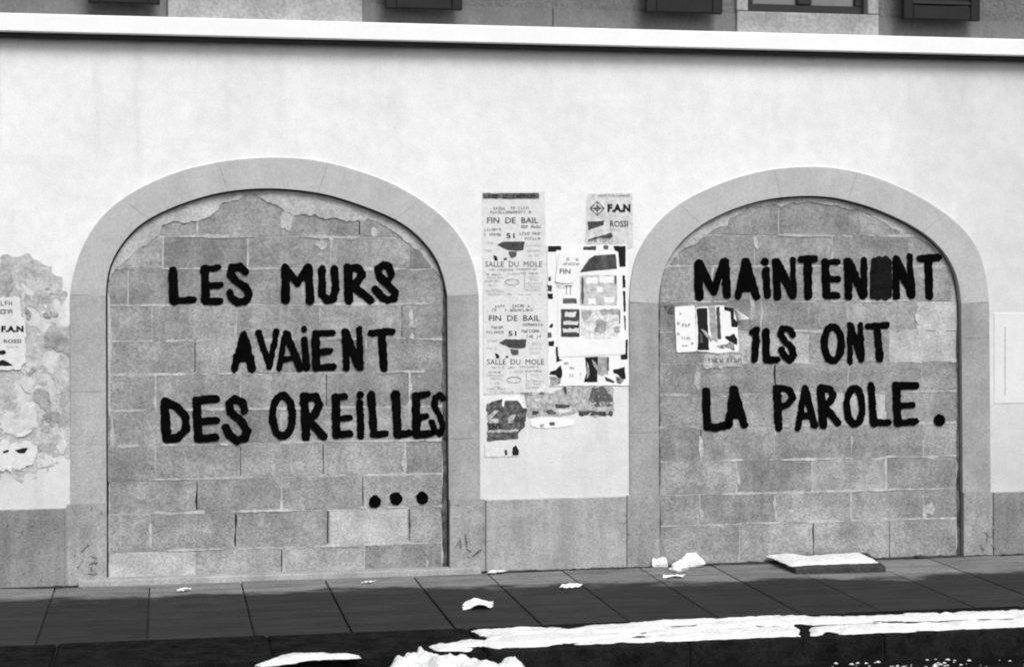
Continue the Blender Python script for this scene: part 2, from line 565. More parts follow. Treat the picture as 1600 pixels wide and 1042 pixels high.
def surround(I, O, cuts, jl, jr, ztop_base_l, ztop_base_r, anchor, wide_l, wide_r):
    ar = sub('archway', house, anchor)
    n = len(I)

    def stone(P, mat, y0=FY, y1=0.36, name='arch_stone'):
        v, f = prism_geo(ccw(P), y0, y1)
        return under(bevel(mesh_obj(name, v, f, mat), 0.0008), ar)
    for k in range(len(cuts) - 1):
        a = int(round(cuts[k] * (n - 1))); b = int(round(cuts[k + 1] * (n - 1)))
        g = 0.0005
        oi = [O[i].copy() for i in range(a, b + 1)]; ii = [I[i].copy() for i in range(a, b + 1)]
        for arr in (oi, ii):
            d0 = (arr[1] - arr[0]); arr[0] += d0 / np.linalg.norm(d0) * g
            d1 = (arr[-2] - arr[-1]); arr[-1] += d1 / np.linalg.norm(d1) * g
        stone([tuple(p) for p in oi] + [tuple(p) for p in ii[::-1]], M['arch'], FY - random.uniform(0, 0.0012))
    for side, js, zb, wide in ((0, jl, ztop_base_l, wide_l), (-1, jr, ztop_base_r, wide_r)):
        xi, xo, zt = I[side][0], O[side][0], (I[side][1] + O[side][1]) / 2
        drift = 0.006 if side == 0 else 0.014
        zs = [zt] + js + [zb]
        for q in range(len(zs) - 1):
            z1, z0 = zs[q] - 0.0007, zs[q + 1] + 0.0007
            d1, d0 = drift * (zt - z1) / zt, drift * (zt - z0) / zt
            stone([(xo + d0, z0), (xi + d0, z0), (xi + d1, z1), (xo + d1, z1)], M['jamb_l'] if side == 0 and O is LO else M['jamb_r'], FY - random.uniform(0, 0.0012))
        d = drift
        stone([(wide, GZ), (xi + d, GZ), (xi + d, zb), (wide, zb)], M['base_stone'], FY - 0.008)
    return ar


zl, zr = WZ(140, 787), WZ(728, 780)
arL = surround(LI, LO, [0, .21, .39, .60, .785, 1], [WZ(140, 612)], [WZ(725, 685)], zl, zr, (WX(430), 0, 0), WX(105), WX(757))
zl2, zr2 = WZ(1005, 773), WZ(1525, 769)
arR = surround(RI, RO, [0, .22, .42, .60, .80, 1], [WZ(1005, 676)], [WZ(1525, 528)], zl2, zr2, (WX(1266), 0, 0), WX(979), WX(1549))

# plinth stones between and beside the archways
PY = -0.020
hp(box('plinth_stone', WX(-330), WX(-80), PY - .002, 0.3, GZ, WZ(-100, 797), M['plinth'], bev=.004))
hp(box('plinth_stone', WX(-78.5), WX(102.5), PY, 0.3, GZ, WZ(50, 795), M['plinth'], bev=.004))
hp(box('plinth_stone', WX(758.5), WX(978), PY, 0.3, GZ, WZ(860, 778), M['plinth_pale'], bev=.004))
hp(box('plinth_stone', WX(1550.5), WX(1800), PY, 0.3, GZ, WZ(1580, 768), M['plinth'], bev=.004))
hp(box('plinth_stone', XL, WX(-332), PY, 0.3, GZ, WZ(-100, 797), M['plinth'], bev=.004))
hp(box('plinth_stone', WX(1802), XR, PY, 0.3, GZ, WZ(1580, 768), M['plinth'], bev=.004))

# the far left end: coat of plaster fallen off in flakes, grey undercoat showing
def flakes(thr, mat, Y, seed, name, rx=.40, rz=.62):
    cx_, cz_ = WX(8), WZ(40, 578)

    def ff(X, Z):
        e = np.hypot((X - cx_) / rx, (Z - cz_) / rz)
        return np.maximum((e - 1 + .42 * fbm(X * 4, Z * 4, seed, 5)) * .3, (thr - fbm(X * 8, Z * 6.5, seed + 4, 5)) * .06)
    v, fc = march(lambda X, Z: ff(X, -Z), cx_ - .75, -cz_ - .85, cx_ + .6, -cz_ + .85, .008)
    o = mesh_obj(name, [(x, Y - .0012 * float(fbm(x * 20, y * 20, seed + 9)), -y) for x, y in v], fc, mat)
    solid(o, .0025); hp(o)
    o['kind'] = 'stuff'


flakes(-.16, M['undercoat'], -.0028, 81, 'undercoat_patch')
flakes(.10, M['flake'], -.0052, 87, 'plaster_flake', .36, .58)
flakes(.30, M['undercoat_dark'], -.0066, 93, 'undercoat_patch', .34, .56)

# ledge (cornice) over the ground floor
zc1, zc0 = WZ(800, 41, -0.11), WZ(800, 68.5, -0.11)
hp(box('ledge', XL, XR, -0.11, 0.35, zc0, zc1, M['ledge'], bev=.006))
hp(box('drip_strip', XL, XR, -0.075, 0.3, zc0 - 0.018, zc0 - .0005, M['frame'], bev=.004))  # dark strip added to draw the shadow line under the ledge

# upper storey
ZT = 6.2
zs0 = WZ(1255, 20)                      # window bottom
wins = [(WX(262), WX(566)), (WX(1151), WX(1372))]
zwt = zs0 + 1.55
piers = [XL] + [c for w in wins for c in w] + [XR]
zband = WZ(900, 14)
for i in range(0, len(piers), 2):
    hp(box('upper_wall', piers[i], piers[i + 1], 0.02, 0.40, zband, ZT, M['upper']))
    xs = np.linspace(piers[i], piers[i + 1], max(2, int((piers[i + 1] - piers[i]) / 0.95) + 1))
    for a, b in zip(xs[:-1], xs[1:]):
        hp(box('band_stone', a + .002, b - .002, 0.008 + random.uniform(0, .003), 0.40, zc1, zband - .002, M['upper_band'], bev=.003))
for a, b in wins:
    hp(box('upper_wall', a, b, 0.022, 0.40, zwt + .16, ZT, M['upper']))
hp(box('roof_edge', XL - .2, XR + .2, -0.45, 0.7, ZT, ZT + .18, M['trim'], bev=.01))
for a, b in wins:
    wdw = sub('window', house, ((a + b) / 2, 0, zs0))
    jw = 0.07

    def wp(o): return under(o, wdw)
    wp(box('sill', a, b, -0.012, 0.38, zc1, zs0 - .004, M['jamb'], bev=.005))
    wp(box('jamb', a, a + jw, -0.008, 0.38, zs0, zwt, M['jamb'], bev=.004))
    wp(box('jamb', b - jw, b, -0.008, 0.38, zs0, zwt, M['jamb'], bev=.004))
    wp(box('lintel', a, b, -0.010, 0.38, zwt + .002, zwt + .16, M['jamb'], bev=.004))
    ia, ib = a + jw + .001, b - jw - .001
    fw = 0.055
    wp(box('frame', ia, ib, 0.06, 0.12, zs0 + .001, zs0 + fw, M['frame'], bev=.004))
    wp(box('frame', ia, ib, 0.06, 0.12, zwt - fw, zwt - .001, M['frame'], bev=.004))
    for xa in (ia, ib - fw):
        wp(box('frame', xa, xa + fw, 0.062, 0.118, zs0 + fw + .001, zwt - fw - .001, M['frame'], bev=.004))
    mc = (ia + ib) / 2
    wp(box('mullion', mc - .045, mc + .045, 0.052, 0.122, zs0 + fw + .001, zwt - fw - .001, M['frame'], bev=.004))
    for pa, pb in ((ia + fw, mc - .045), (mc + .045, ib - fw)):
        wp(box('pane', pa, pb, 0.088, 0.094, zs0 + fw, zwt - fw, M['pane']))


def shutter(x0, x1, zb):
    sh = sub('shutter', house, ((x0 + x1) / 2, -0.03, zb))
    y0, y1 = -0.115, -0.07

    def sp(o): return under(o, sh)
    zt = zwt + 0.02
    st = 0.062
    for a in (x0, x1 - st):
        sp(box('stile', a, a + st, y0, y1, zb, zt, M['shutter'], bev=.004))
    sp(box('rail', x0 + st + .001, x1 - st - .001, y0 + .003, y1 - .003, zb + .003, zb + 0.085, M['shutter'], bev=.004))
    sp(box('rail', x0 + st + .001, x1 - st - .001, y0 + .003, y1 - .003, zt - .09, zt - .003, M['shutter'], bev=.004))
    z = zb + .1; first = None
    while z < zt - .11:
        if first is None:
            first = sp(box('slat', x0 + st + .001, x1 - st - .001, -.006, .006, -.030, .030, M['shutter']))
            o = first
        else:
            o = first.copy(); COL.objects.link(o)
        # slats tilt outwards at the bottom
        base = Vector((0, (y0 + y1) / 2, z + .02))
        o.location = base
        o.rotation_euler = (math.radians(-32), 0, 0)
        z += .047
    for hz in (zb + .25, zt - .25):          # hinge pins to the wall
        sp(box('hinge', (x0 if x0 > (wins[0][0] + wins[0][1]) / 2 else x1) - .02, (x0 if x0 > (wins[0][0] + wins[0][1]) / 2 else x1) + .02,
               y1 + .001, 0.02, hz, hz + .03, M['frame'], bev=.002))
    return sh


for a, b, py in ((138, 250, 6), (602, 722, 15), (1009, 1128, 21), (1411, 1530, 32)):
    shutter(WX(a, 0, -.1), WX(b, 0, -.1), WZ((a + b) / 2, py, -.1))


def inset(P, d):
    n = len(P); out = []
    for i in range(n):
        a, b, c = np.array(P[i - 1]), np.array(P[i]), np.array(P[(i + 1) % n])
        t1 = (b - a) / np.linalg.norm(b - a); t2 = (c - b) / np.linalg.norm(c - b)
        m = np.array([-(t1 + t2)[1], (t1 + t2)[0]]); m /= np.linalg.norm(m)
        k = d / max(.4, m @ np.array([-t1[1], t1[0]]))
        out.append(tuple(b + m * k))
    return out


# ------------------------------------------------------------------ block walls filling the archways
def infill(name, OPEN, ys, xrows, xm, label, seed, collar_w, gap_l, gap_r, blobs):
    cx = (OPEN[0][0] + OPEN[-1][0]) / 2
    root = empty(name, (cx, IY, 0))
    tag(root, label, 'block wall', 'block walls filling the archways')
    P = ccw(OPEN)
    PIN = inset(P, .009)
    back = box('joint_bed', P[0][0] if False else min(p[0] for p in P) - .02, max(p[0] for p in P) + .02, IY + .022, IY + .16, GZ, max(p[1] for p in P) + .02, M['joint'])
    under(back, root)
    rnd = random.Random(seed)
    zs = [WZ(xm, y, IY) for y in ys]
    joints = []
    for r, xl in enumerate(xrows):
        zt, zb = zs[r], zs[r + 1]
        ym = (ys[r] + ys[r + 1]) / 2
        xx = [WX(x, ym, IY) for x in xl]
        for q in range(len(xx) - 1):
            g = rnd.uniform(.0016, .0028)
            a, b = xx[q] + g, xx[q + 1] - g
            rr = lambda: rnd.uniform(-.0015, .0015)
            quad = [(a + rr(), zb + g + rr()), (b + rr(), zb + g + rr()), (b + rr(), zt - g + rr()), (a + rr(), zt - g + rr())]
            rough_q = []
            for e_ in range(4):
                pa, pb = quad[e_], quad[(e_ + 1) % 4]
                L_ = math.hypot(pb[0] - pa[0], pb[1] - pa[1]); k_ = max(2, int(L_ / .05))
                for t_ in range(k_):
                    tt = t_ / k_; ch_ = rnd.uniform(.006, .014) if rnd.random() < .06 else 0
                    nx_, nz_ = -(pb[1] - pa[1]) / L_, (pb[0] - pa[0]) / L_
                    j_ = rnd.uniform(-.0012, .0022) + ch_
                    rough_q.append((pa[0] + (pb[0] - pa[0]) * tt + nx_ * j_, pa[1] + (pb[1] - pa[1]) * tt + nz_ * j_))
            c = clip_convex(rough_q, PIN)
            xa, xb = min(p[0] for p in P) + gap_l + rnd.uniform(-.004, .004), max(p[0] for p in P) - .012 - gap_r + rnd.uniform(-.004, .004)
            c = clip_convex(c, [(xa, -1), (xb, -1), (xb, 5), (xa, 5)]) if len(c) > 2 else c
            if len(c) < 3 or abs(area2(c)) < .006: continue
            pr = rnd.uniform(-.0020, .0030)
            v, f = prism_geo(c, IY + pr, IY + .09)
            o = mesh_obj('block', v, f, M['block'] if rnd.random() < (.72 if seed == 11 else .30) else M['block_dark'])  # right wall gets more dark blocks, light falloff set by colour
            under(bevel(o, .002, 1), root)
            if q > 0: joints.append((xx[q], zb, zt))
    xmin, xmax = min(p[0] for p in P), max(p[0] for p in P)
    zmax = max(p[1] for p in P)
    opened = [j for i, j in enumerate(joints) if _hash(np.array([i]), np.array([seed]), 9)[0] < .30]

    def fb(X, Z):
        d = np.maximum(poly_sdf(X, Z, P) + .012, -1.0)
        for (xj, z0, z1) in opened:
            d = np.maximum(d, -np.maximum(np.abs(X - xj) - .012, np.maximum(z0 + .012 - Z, Z - z1 + .012)))
        return d
    v1, f1 = march(lambda X, Z: fb(X, -Z), xmin, -zmax, xmax, 0.04, .010)
    o = mesh_obj('mortar_bed', [(x, IY + .0026, -y) for x, y in v1], f1, M['mortar'])
    solid(o, .004); under(o, root)
    BL = [(WX(a, b, IY), WZ(a, b, IY), c / 265, d_ / 265) for a, b, c, d_ in blobs]
    # mortar squeezed out along the bed joints and a few uprights
    def fm(X, Z):
        d = np.full(X.shape, 1.0)
        for i, zj in enumerate(zs[1:-1]):
            wob = zj + .004 * fbm(X * 4, Z * 0 + i * 3.3, seed + 1)
            w = .0040 + .0105 * fbm(X * 5.5, Z * 0 + i * 7.1, seed + 2, 4) + .005 * fbm(X * 40, Z * 40, seed + 5)
            d = np.minimum(d, np.abs(Z - wob) - w)
        for i, (xj, z0, z1) in enumerate(joints):
            if (xj, z0, z1) not in opened and _hash(np.array([i]), np.array([seed]), 5)[0] < .6:
                w = .002 + .011 * fbm(X * 0 + i * 3.7, Z * 7, seed + 3, 4) + .004 * fbm(X * 40, Z * 40, seed + 6)
                dd = np.maximum(np.abs(X - xj) - w, np.maximum(z0 - Z, Z - z1))
                d = np.minimum(d, dd)
        for (bx, by, ax_, ay_) in BL:
            e = np.hypot((X - bx) / ax_, (Z - by) / ay_) - .8 + 1.1 * fbm(X * 34, Z * 20, seed + 15, 4)
            d = np.minimum(d, e * min(ax_, ay_))
        so = poly_sdf(X, Z, P)
        return np.maximum(np.maximum(d, so + .012), np.maximum(xmin + gap_l - X, X - xmax + .012 + gap_r))
    v2, f2 = march(lambda X, Z: fm(X, -Z), xmin, -zmax, xmax, 0.03, .0085)
    vv = [(x, IY - .0022, -y) for x, y in v2]
    o = mesh_obj('mortar', vv, f2, M['mortar'])
    tag(o, kind='stuff'); solid(o, .006); under(o, root)

    # dark strips beside the jambs that carry the jambs' shade as colour
    def fs(X, Z):
        wr = gap_r * (1 + .5 * fbm(X * 0 + 3, Z * 9, seed + 41, 4)) + .010
        wl = (gap_l * (1 + .6 * fbm(X * 0 + 8, Z * 9, seed + 42, 4)) + .008) if gap_l else -1.0
        d = np.minimum(xmax - wr - X, X - xmin - wl)
        d = np.maximum(d, poly_sdf(X, Z, P) + .004)
        return np.maximum(d, Z - 2.0)
    v4, f4 = march(lambda X, Z: fs(X, -Z), xmin, -2.0, xmax, .03, .008)
    o = mesh_obj('jamb_shade', [(x, IY - .0024 - .003 * float(fbm(x * 30, y * 30, seed + 44)), -y) for x, y in v4], f4, M['shade_mortar'], smooth=True)
    solid(o, .008); under(o, root)

    # wide ragged collar of mortar under the arch
    def fc(X, Z):
        di = -poly_sdf(X, Z, P)
        t = np.clip((Z - 1.72) / .25, 0, 1)
        w = (.016 * np.clip((xmax - .3 - X) * 4, 0, 1) * (gap_l < .01) + collar_w * t) * (1.0 + 1.25 * fbm(X * 4, Z * 4, seed + 11, 4)) + .016 * t * fbm(X * 20, Z * 20, seed + 12, 3) + .004
        return np.maximum(di - w, -di + .010)
    v3, f3 = march(lambda X, Z: fc(X, -Z), xmin, -zmax, xmax, 0.0, .011)
    vv = [(x, IY - .003 - .002 * float(fbm(x * 14, y * 14, seed + 20)), -y) for x, y in v3]
    o = mesh_obj('mortar_collar', vv, f3, M['mortar_pale'], smooth=True)
    solid(o, .012); under(o, root)
    return root


Lx = [[190, 308, 447, 562, 700], [150, 255, 387, 517, 640, 710], [150, 200, 325, 458, 590, 720], [150, 238, 370, 500, 628, 720],
      [150, 172, 305, 438, 572, 720], [150, 243, 376, 510, 640, 720], [150, 175, 308, 441, 573, 720], [150, 243, 376, 505, 633, 720],
      [150, 172, 308, 440, 567, 720], [150, 235, 368, 512, 640, 720], [150, 172, 305, 440, 570, 720]]
Lx[0] = [150, 190, 308, 447, 562, 720]
Ly = [280, 370, 420, 476, 531, 583, 638, 692, 745, 797, 855, 930]
Rx = [[1020, 1100, 1217, 1343, 1440, 1520], [1000, 1060, 1179, 1300, 1420, 1520], [1000, 1113, 1240, 1365, 1490, 1520], [1000, 1075, 1190, 1323, 1433, 1530],
      [1000, 1140, 1265, 1390, 1530], [1000, 1090, 1211, 1325, 1440, 1530], [1000, 1145, 1265, 1383, 1530], [1000, 1095, 1211, 1330, 1443, 1530],
      [1000, 1151, 1269, 1384, 1530], [1000, 1094, 1212, 1330, 1443, 1530], [1000, 1156, 1271, 1390, 1530]]
Ry = [290, 368, 416, 471, 517, 566, 614, 664, 717, 768, 815, 900]
wallL = infill('block_wall', LOPEN, Ly, Lx, 430, 'grey block wall filling the wider archway, painted LES MURS AVAIENT DES OREILLES', 11, .072, .0, .024, [(450, 343, 9, 22), (640, 612, 4, 30), (643, 503, 6, 22), (668, 878, 3, 8), (500, 385, 14, 10), (632, 720, 5, 20), (585, 360, 6, 10)])
wallR = infill('block_wall', ROPEN, Ry, Rx, 1266, 'grey block wall filling the archway, painted MAINTENANT ILS ONT LA PAROLE', 23, .050, .014, .016, [(1095, 702, 5, 24), (1095, 802, 4, 11), (1435, 497, 7, 26), (1153, 748, 4, 13), (1180, 380, 6, 16), (1238, 797, 6, 8), (1090, 590, 5, 14), (1450, 798, 9, 12), (1175, 480, 5, 26)])

# ------------------------------------------------------------------ painted letters
PAINT_Y = IY - 0.0075


def letter(strokes, w, parent, seed, mat='paint', Y=None):
    """strokes: list of (points in photo pixels, [width]); each stroke a brushed band with rough ends"""
    pts = [p for s in strokes for p in s[0]]
    mg = w + 6
    x0 = min(p[0] for p in pts) - mg; x1 = max(p[0] for p in pts) + mg
    y0 = min(p[1] for p in pts) - mg; y1 = max(p[1] for p in pts) + mg

    def f(X, Y):
        d = np.full(X.shape, 1e3)
        wx = X + 1.1 * fbm(X / 9, Y / 9, seed) ; wy = Y + 1.1 * fbm(X / 9, Y / 9, seed + 50)
        for k, s in enumerate(strokes):
            P = s[0]; ww = (s[1] if len(s) > 1 else w) / 2
            for (a, b) in zip(P[:-1], P[1:]):
                dd, t = seg_d(wx, wy, a[0], a[1], b[0], b[1])
                d = np.minimum(d, dd - ww * (1 + .10 * fbm(X / 14 + k, Y / 14, seed + 7)))
            if len(P) == 1:
                d = np.minimum(d, np.hypot(wx - P[0][0], wy - P[0][1]) - ww)
        return d + .7 * fbm(X / 2.4, Y / 2.4, seed + 3, 2) + .9 * fbm(X / 6, Y / 6, seed + 23, 2)
    v, fc = march(f, x0, y0, x1, y1, 1.0)
    v = [onwall(a, b, PAINT_Y if Y is None else Y) for a, b in v]
    o = mesh_obj('letter', v, fc, M[mat])
    solid(o, .0035)
    under(o, parent)
    return o


def ell(cx, cy, rx, ry, tilt=0.0, n=18):
    return [(cx + rx * math.cos(t) - tilt * ry * math.sin(t), cy + ry * math.sin(t)) for t in np.linspace(0, 2 * math.pi, n + 1)]


def word(text, parent, letters, w, seed):
    p0 = onwall(*letters[0][0][0][0], IY)
    o = empty('painted_word', (0, 0, 0))
    under(o, parent)
    o.location = tuple(p0)
    o.location = (p0[0], PAINT_Y, p0[2])
    o['label'] = text
    bpy.context.view_layer.update()
    for i, L in enumerate(letters):
        mat = 'paint'
        if isinstance(L, tuple) and L[0] == 'thin': mat = 'paint_thin'; L = L[1]
        letter_obj = letter(L, w, o, seed + i * 13, mat)
        letter_obj.matrix_parent_inverse = o.matrix_world.inverted()
    return o


bpy.context.view_layer.update()
word('black painted word LES', wallL, [
    [([(270, 423), (271.5, 470)], 14.5), ([(271, 470), (303, 468)], 11)],
    [([(320, 421), (321, 470)], 13.5), ([(319, 421), (341, 418)], 10), ([(320, 447.5), (344, 445.5)], 10), ([(321, 471), (344, 470)], 11)],
    [([(383, 424), (376, 416.5), (363, 418), (359.5, 429), (369, 439), (383, 448), (390, 460), (384, 470.5), (371, 472), (361, 465), (359.5, 458)], 12)]], 13, 100)
word('black painted word MURS', wallL, [
    [([(446, 419), (446.5, 468)], 14), ([(447, 419), (464.5, 442), (480, 419)], 12), ([(482, 418), (484, 469)], 13.5)],
    [([(503.5, 421), (503.5, 460), (511, 469.5), (521, 466), (524.5, 452), (522.5, 421)], 12.5)],
    [([(543.5, 418), (545.5, 469)], 14), ([(545, 419), (560, 418), (566, 428), (559, 440), (548, 446)], 12), ([(552, 447), (579, 469)], 13)],
    [([(611.5, 430), (608, 417), (598, 413.5), (590.5, 420), (593, 432), (606, 445), (617, 457), (616, 467), (606, 469.5), (596, 463), (587, 452)], 12),
     ([(612, 431), (607, 438), (603, 443)], 9)]], 13, 200)
word('black painted word AVAIENT', wallL, [
    [([(381, 523), (366, 576)], 12), ([(381, 523), (394, 576)], 13), ([(372, 558), (390, 558)], 16), ([(381, 535), (381, 556)], 12)],
    [([(404, 519), (421, 572)], 10), ([(432, 518), (421, 572)], 10)],
    [([(446, 521), (436, 575)], 9.5), ([(448, 521), (469, 575)], 12), ([(443, 561), (461, 559)], 9)],
    [([(474.5, 513.5), (475, 515)], 9), ([(476, 531), (479, 574)], 11)],
    [([(493.5, 521), (494, 573)], 13), ([(493, 522), (520, 520)], 10), ([(494, 550), (516, 548)], 10.5), ([(494, 575), (521, 573)], 11)],
    [([(540, 519), (541.5, 574)], 11.5), ([(540, 519), (561, 573)], 13), ([(561.5, 514), (563.5, 574)], 10)],
    [([(580, 520), (612, 517.5)], 11), ([(596.5, 521), (600, 575)], 13)]], 12, 300)
word('black painted word DES', wallL, [
    [([(257, 627), (260, 684)], 14.5), ([(257, 627), (277, 635), (290, 651), (290.5, 671), (278, 684), (260, 686)], 13)],
    [([(307, 625), (310, 685)], 14), ([(308, 625), (338, 622.5)], 13), ([(309, 658.5), (338, 656.5)], 11.5), ([(311, 686), (337, 683)], 12.5)],
    [([(382, 641), (379, 628), (367.5, 622.5), (358, 630), (361, 644), (376, 657), (387, 672), (383, 684.5), (370, 688.5), (358, 679), (353, 667)], 13)]], 13.5, 400)
word('black painted word OREILLES', wallL, [
    [(ell(441.5, 649.5, 15.5, 32), 12)],
    [([(475, 619), (478.5, 683)], 14), ([(476, 620), (493, 619.5), (499, 631), (492, 648), (481, 657)], 12.5), ([(484, 658), (506, 682)], 13)],
    [([(524.5, 621), (526, 679)], 13.5), ([(524, 620), (539, 619)], 10), ([(523, 654), (547, 652.5)], 10), ([(526, 679.5), (547, 677)], 11)],
    [([(563, 616), (563.5, 617)], 11.5), ([(562.5, 630), (564, 681)], 12)],
    [([(580, 617), (584.5, 677)], 13), ([(584, 679), (603, 676.5)], 11)],
    [([(618.5, 616), (621.5, 678)], 14), ([(621, 680), (640, 676)], 12)],
    [([(649.5, 618), (651, 678)], 13.5), ([(650, 618), (669, 615)], 10), ([(651, 653.5), (667, 650)], 10), ([(651, 679), (674, 677)], 12)],
    [([(692.5, 623), (688, 617), (680, 621), (679.5, 636), (688.5, 652), (692.5, 666), (688, 677.5), (680, 673), (675, 659)], 10)]], 12.5, 500)
dots = empty('painted_dots', (0, 0, 0)); under(dots, wallL); dots['label'] = 'three black painted dots in a row'
for i, (x, y, rx, ry) in enumerate(((586, 783.5, 9, 10), (619, 778.5, 9.5, 10), (660, 777.5, 9, 10.5))):
    o = letter([([(x, y - 1), (x + (1 if i == 2 else 0), y + 1)], rx * 2)], 18, dots, 600 + i * 9)
    o.name = 'dot'; o.data.name = 'dot'
    bpy.context.view_layer.update()
    o.matrix_parent_inverse = dots.matrix_world.inverted()

word('black painted word MAINTENANT with its second A painted over', wallR, [
    [([(1091, 412), (1092.5, 465)], 13), ([(1093, 412), (1115.5, 456), (1131, 409)], 12), ([(1133.5, 409), (1136, 461)], 13)],
    [([(1165, 408), (1153, 463)], 11), ([(1166, 408), (1182, 463)], 12.5), ([(1158, 448), (1176, 448)], 16), ([(1166, 424), (1166, 444)], 12)],
    [([(1195, 408.5), (1196, 409)], 11.5), ([(1197, 423), (1199, 461)], 12)],
    [([(1213, 409), (1215, 463)], 12.5), ([(1214, 409), (1239, 461)], 13), ([(1238.5, 405), (1241, 461)], 8.5)],
    [([(1252, 405.5), (1273, 404)], 11.5), ([(1262.6, 408), (1263, 463)], 13)],
    [([(1289.6, 409), (1291.5, 461)], 13), ([(1290, 410), (1310, 409)], 9.5), ([(1291, 436.5), (1309, 436)], 10), ([(1291.5, 462.5), (1308, 461.5)], 10.5)],
    [([(1324.5, 408), (1326.5, 463)], 12.5), ([(1326, 409), (1349, 461)], 13), ([(1350, 406), (1351, 461)], 10.5)],
    ('thin', [([(1366, 407), (1363.5, 463)], 9), ([(1374, 405), (1373, 464)], 11), ([(1383, 405), (1383, 465)], 11), ([(1389, 408), (1390, 462)], 8)]),
    [([(1399.5, 406), (1401, 463)], 11), ([(1400.5, 405), (1425, 461)], 13), ([(1421, 400), (1426, 461)], 10)],
    [([(1438, 403.5), (1466, 402)], 11), ([(1451, 406), (1452, 463)], 13)]], 12.5, 700)
word('black painted word ILS', wallR, [
    [([(1177, 519), (1182, 515), (1181.5, 535), (1179.5, 562)], 11)],
    [([(1197, 518), (1198, 561)], 12), ([(1198, 563), (1214, 562)], 10.5)],
    [([(1239, 523), (1233.5, 514.5), (1222.5, 513.5), (1219, 522), (1227.5, 533), (1238.5, 544), (1240.5, 555), (1234, 563), (1226, 556), (1221, 546)], 10.5)]], 12, 800)
word('black painted word ONT', wallR, [
    [(ell(1301.6, 536.8, 13.5, 27), 11)],
    [([(1328.5, 507), (1328.5, 566)], 9), ([(1329, 508), (1346, 561)], 11), ([(1344.5, 507), (1347, 561)], 9)],
    [([(1357, 509.5), (1385, 508)], 10.5), ([(1371, 511), (1375, 560)], 11.5)]], 11, 900)
word('black painted word LA', wallR, [
    [([(1103.5, 612), (1105, 666)], 12.5), ([(1105, 667), (1120, 668), (1137, 663)], 12)],
    [([(1146, 608), (1139, 663)], 12), ([(1147, 608), (1163, 663)], 12), ([(1143, 646), (1157, 649)], 14), ([(1147, 628), (1148, 645)], 11)]], 12, 1000)
word('black painted word PAROLE', wallR, [
    [([(1214, 606), (1217, 668)], 12.5), ([(1215, 606), (1233, 608.5), (1238.5, 620.5), (1231, 631.5), (1219, 637)], 11)],
    [([(1257, 607), (1247, 669)], 10), ([(1258, 607), (1273, 664)], 11.5), ([(1251, 649.5), (1268, 649.5)], 11)],
    [([(1282.5, 606), (1286.5, 664)], 12.5), ([(1284, 607), (1297, 608), (1302.5, 618), (1294, 631), (1285, 637.5)], 11), ([(1292, 638), (1309.5, 660)], 11.5)],
    [(ell(1335.6, 634.5, 12.3, 28), 11)],
    [([(1361.5, 602), (1365.5, 662)], 11.5), ([(1366, 661), (1388, 659)], 10.5)],
    [([(1400.5, 602), (1403, 660)], 13), ([(1401, 602.5), (1431, 602)], 12), ([(1402, 634), (1426.5, 632.7)], 10.5), ([(1403, 661), (1431, 658.5)], 11.5)]], 12, 1100)
dots = empty('painted_dots', (0, 0, 0)); under(dots, wallR); dots['label'] = 'black painted full stop'
o = letter([([(1467.6, 655.5), (1468, 656.5)], 17)], 17, dots, 1200)
o.name = 'dot'; o.data.name = 'dot'
bpy.context.view_layer.update(); o.matrix_parent_inverse = dots.matrix_world.inverted()
dots.name = 'painted_full_stop'


for par, marks in ((arL, [[(140, 882), (152, 879)], [(142, 886), (143, 893)], [(140, 897), (153, 896)], [(128, 862), (138, 852)], [(143, 868), (150, 872)]]),
                   (arL, [[(718, 842), (721, 858)], [(727, 836), (730, 856), (735, 862)], [(712, 856), (716, 848)], [(740, 868), (752, 858)]]),
                   (arR, [[(1538, 830), (1546, 838), (1541, 846)], [(1550, 850), (1556, 858)], [(1532, 852), (1537, 860)], [(1556, 822), (1549, 828)]])):
    for q, m_ in enumerate(marks):
        o = letter([(m_,)], 2.6, par, 1300 + q * 7 + int(m_[0][0]), 'scuff', FY - .0105 if m_[0][0] < 1549 else FY - .0105)
        o.name = 'scuff_mark'; o.data.name = 'scuff_mark'
        o.matrix_parent_inverse = par.matrix_world.inverted()


# ------------------------------------------------------------------ posters
def wave(p, amp, seed):
    return amp * float(fbm(p[0] * 5, p[2] * 5, 77, 2))


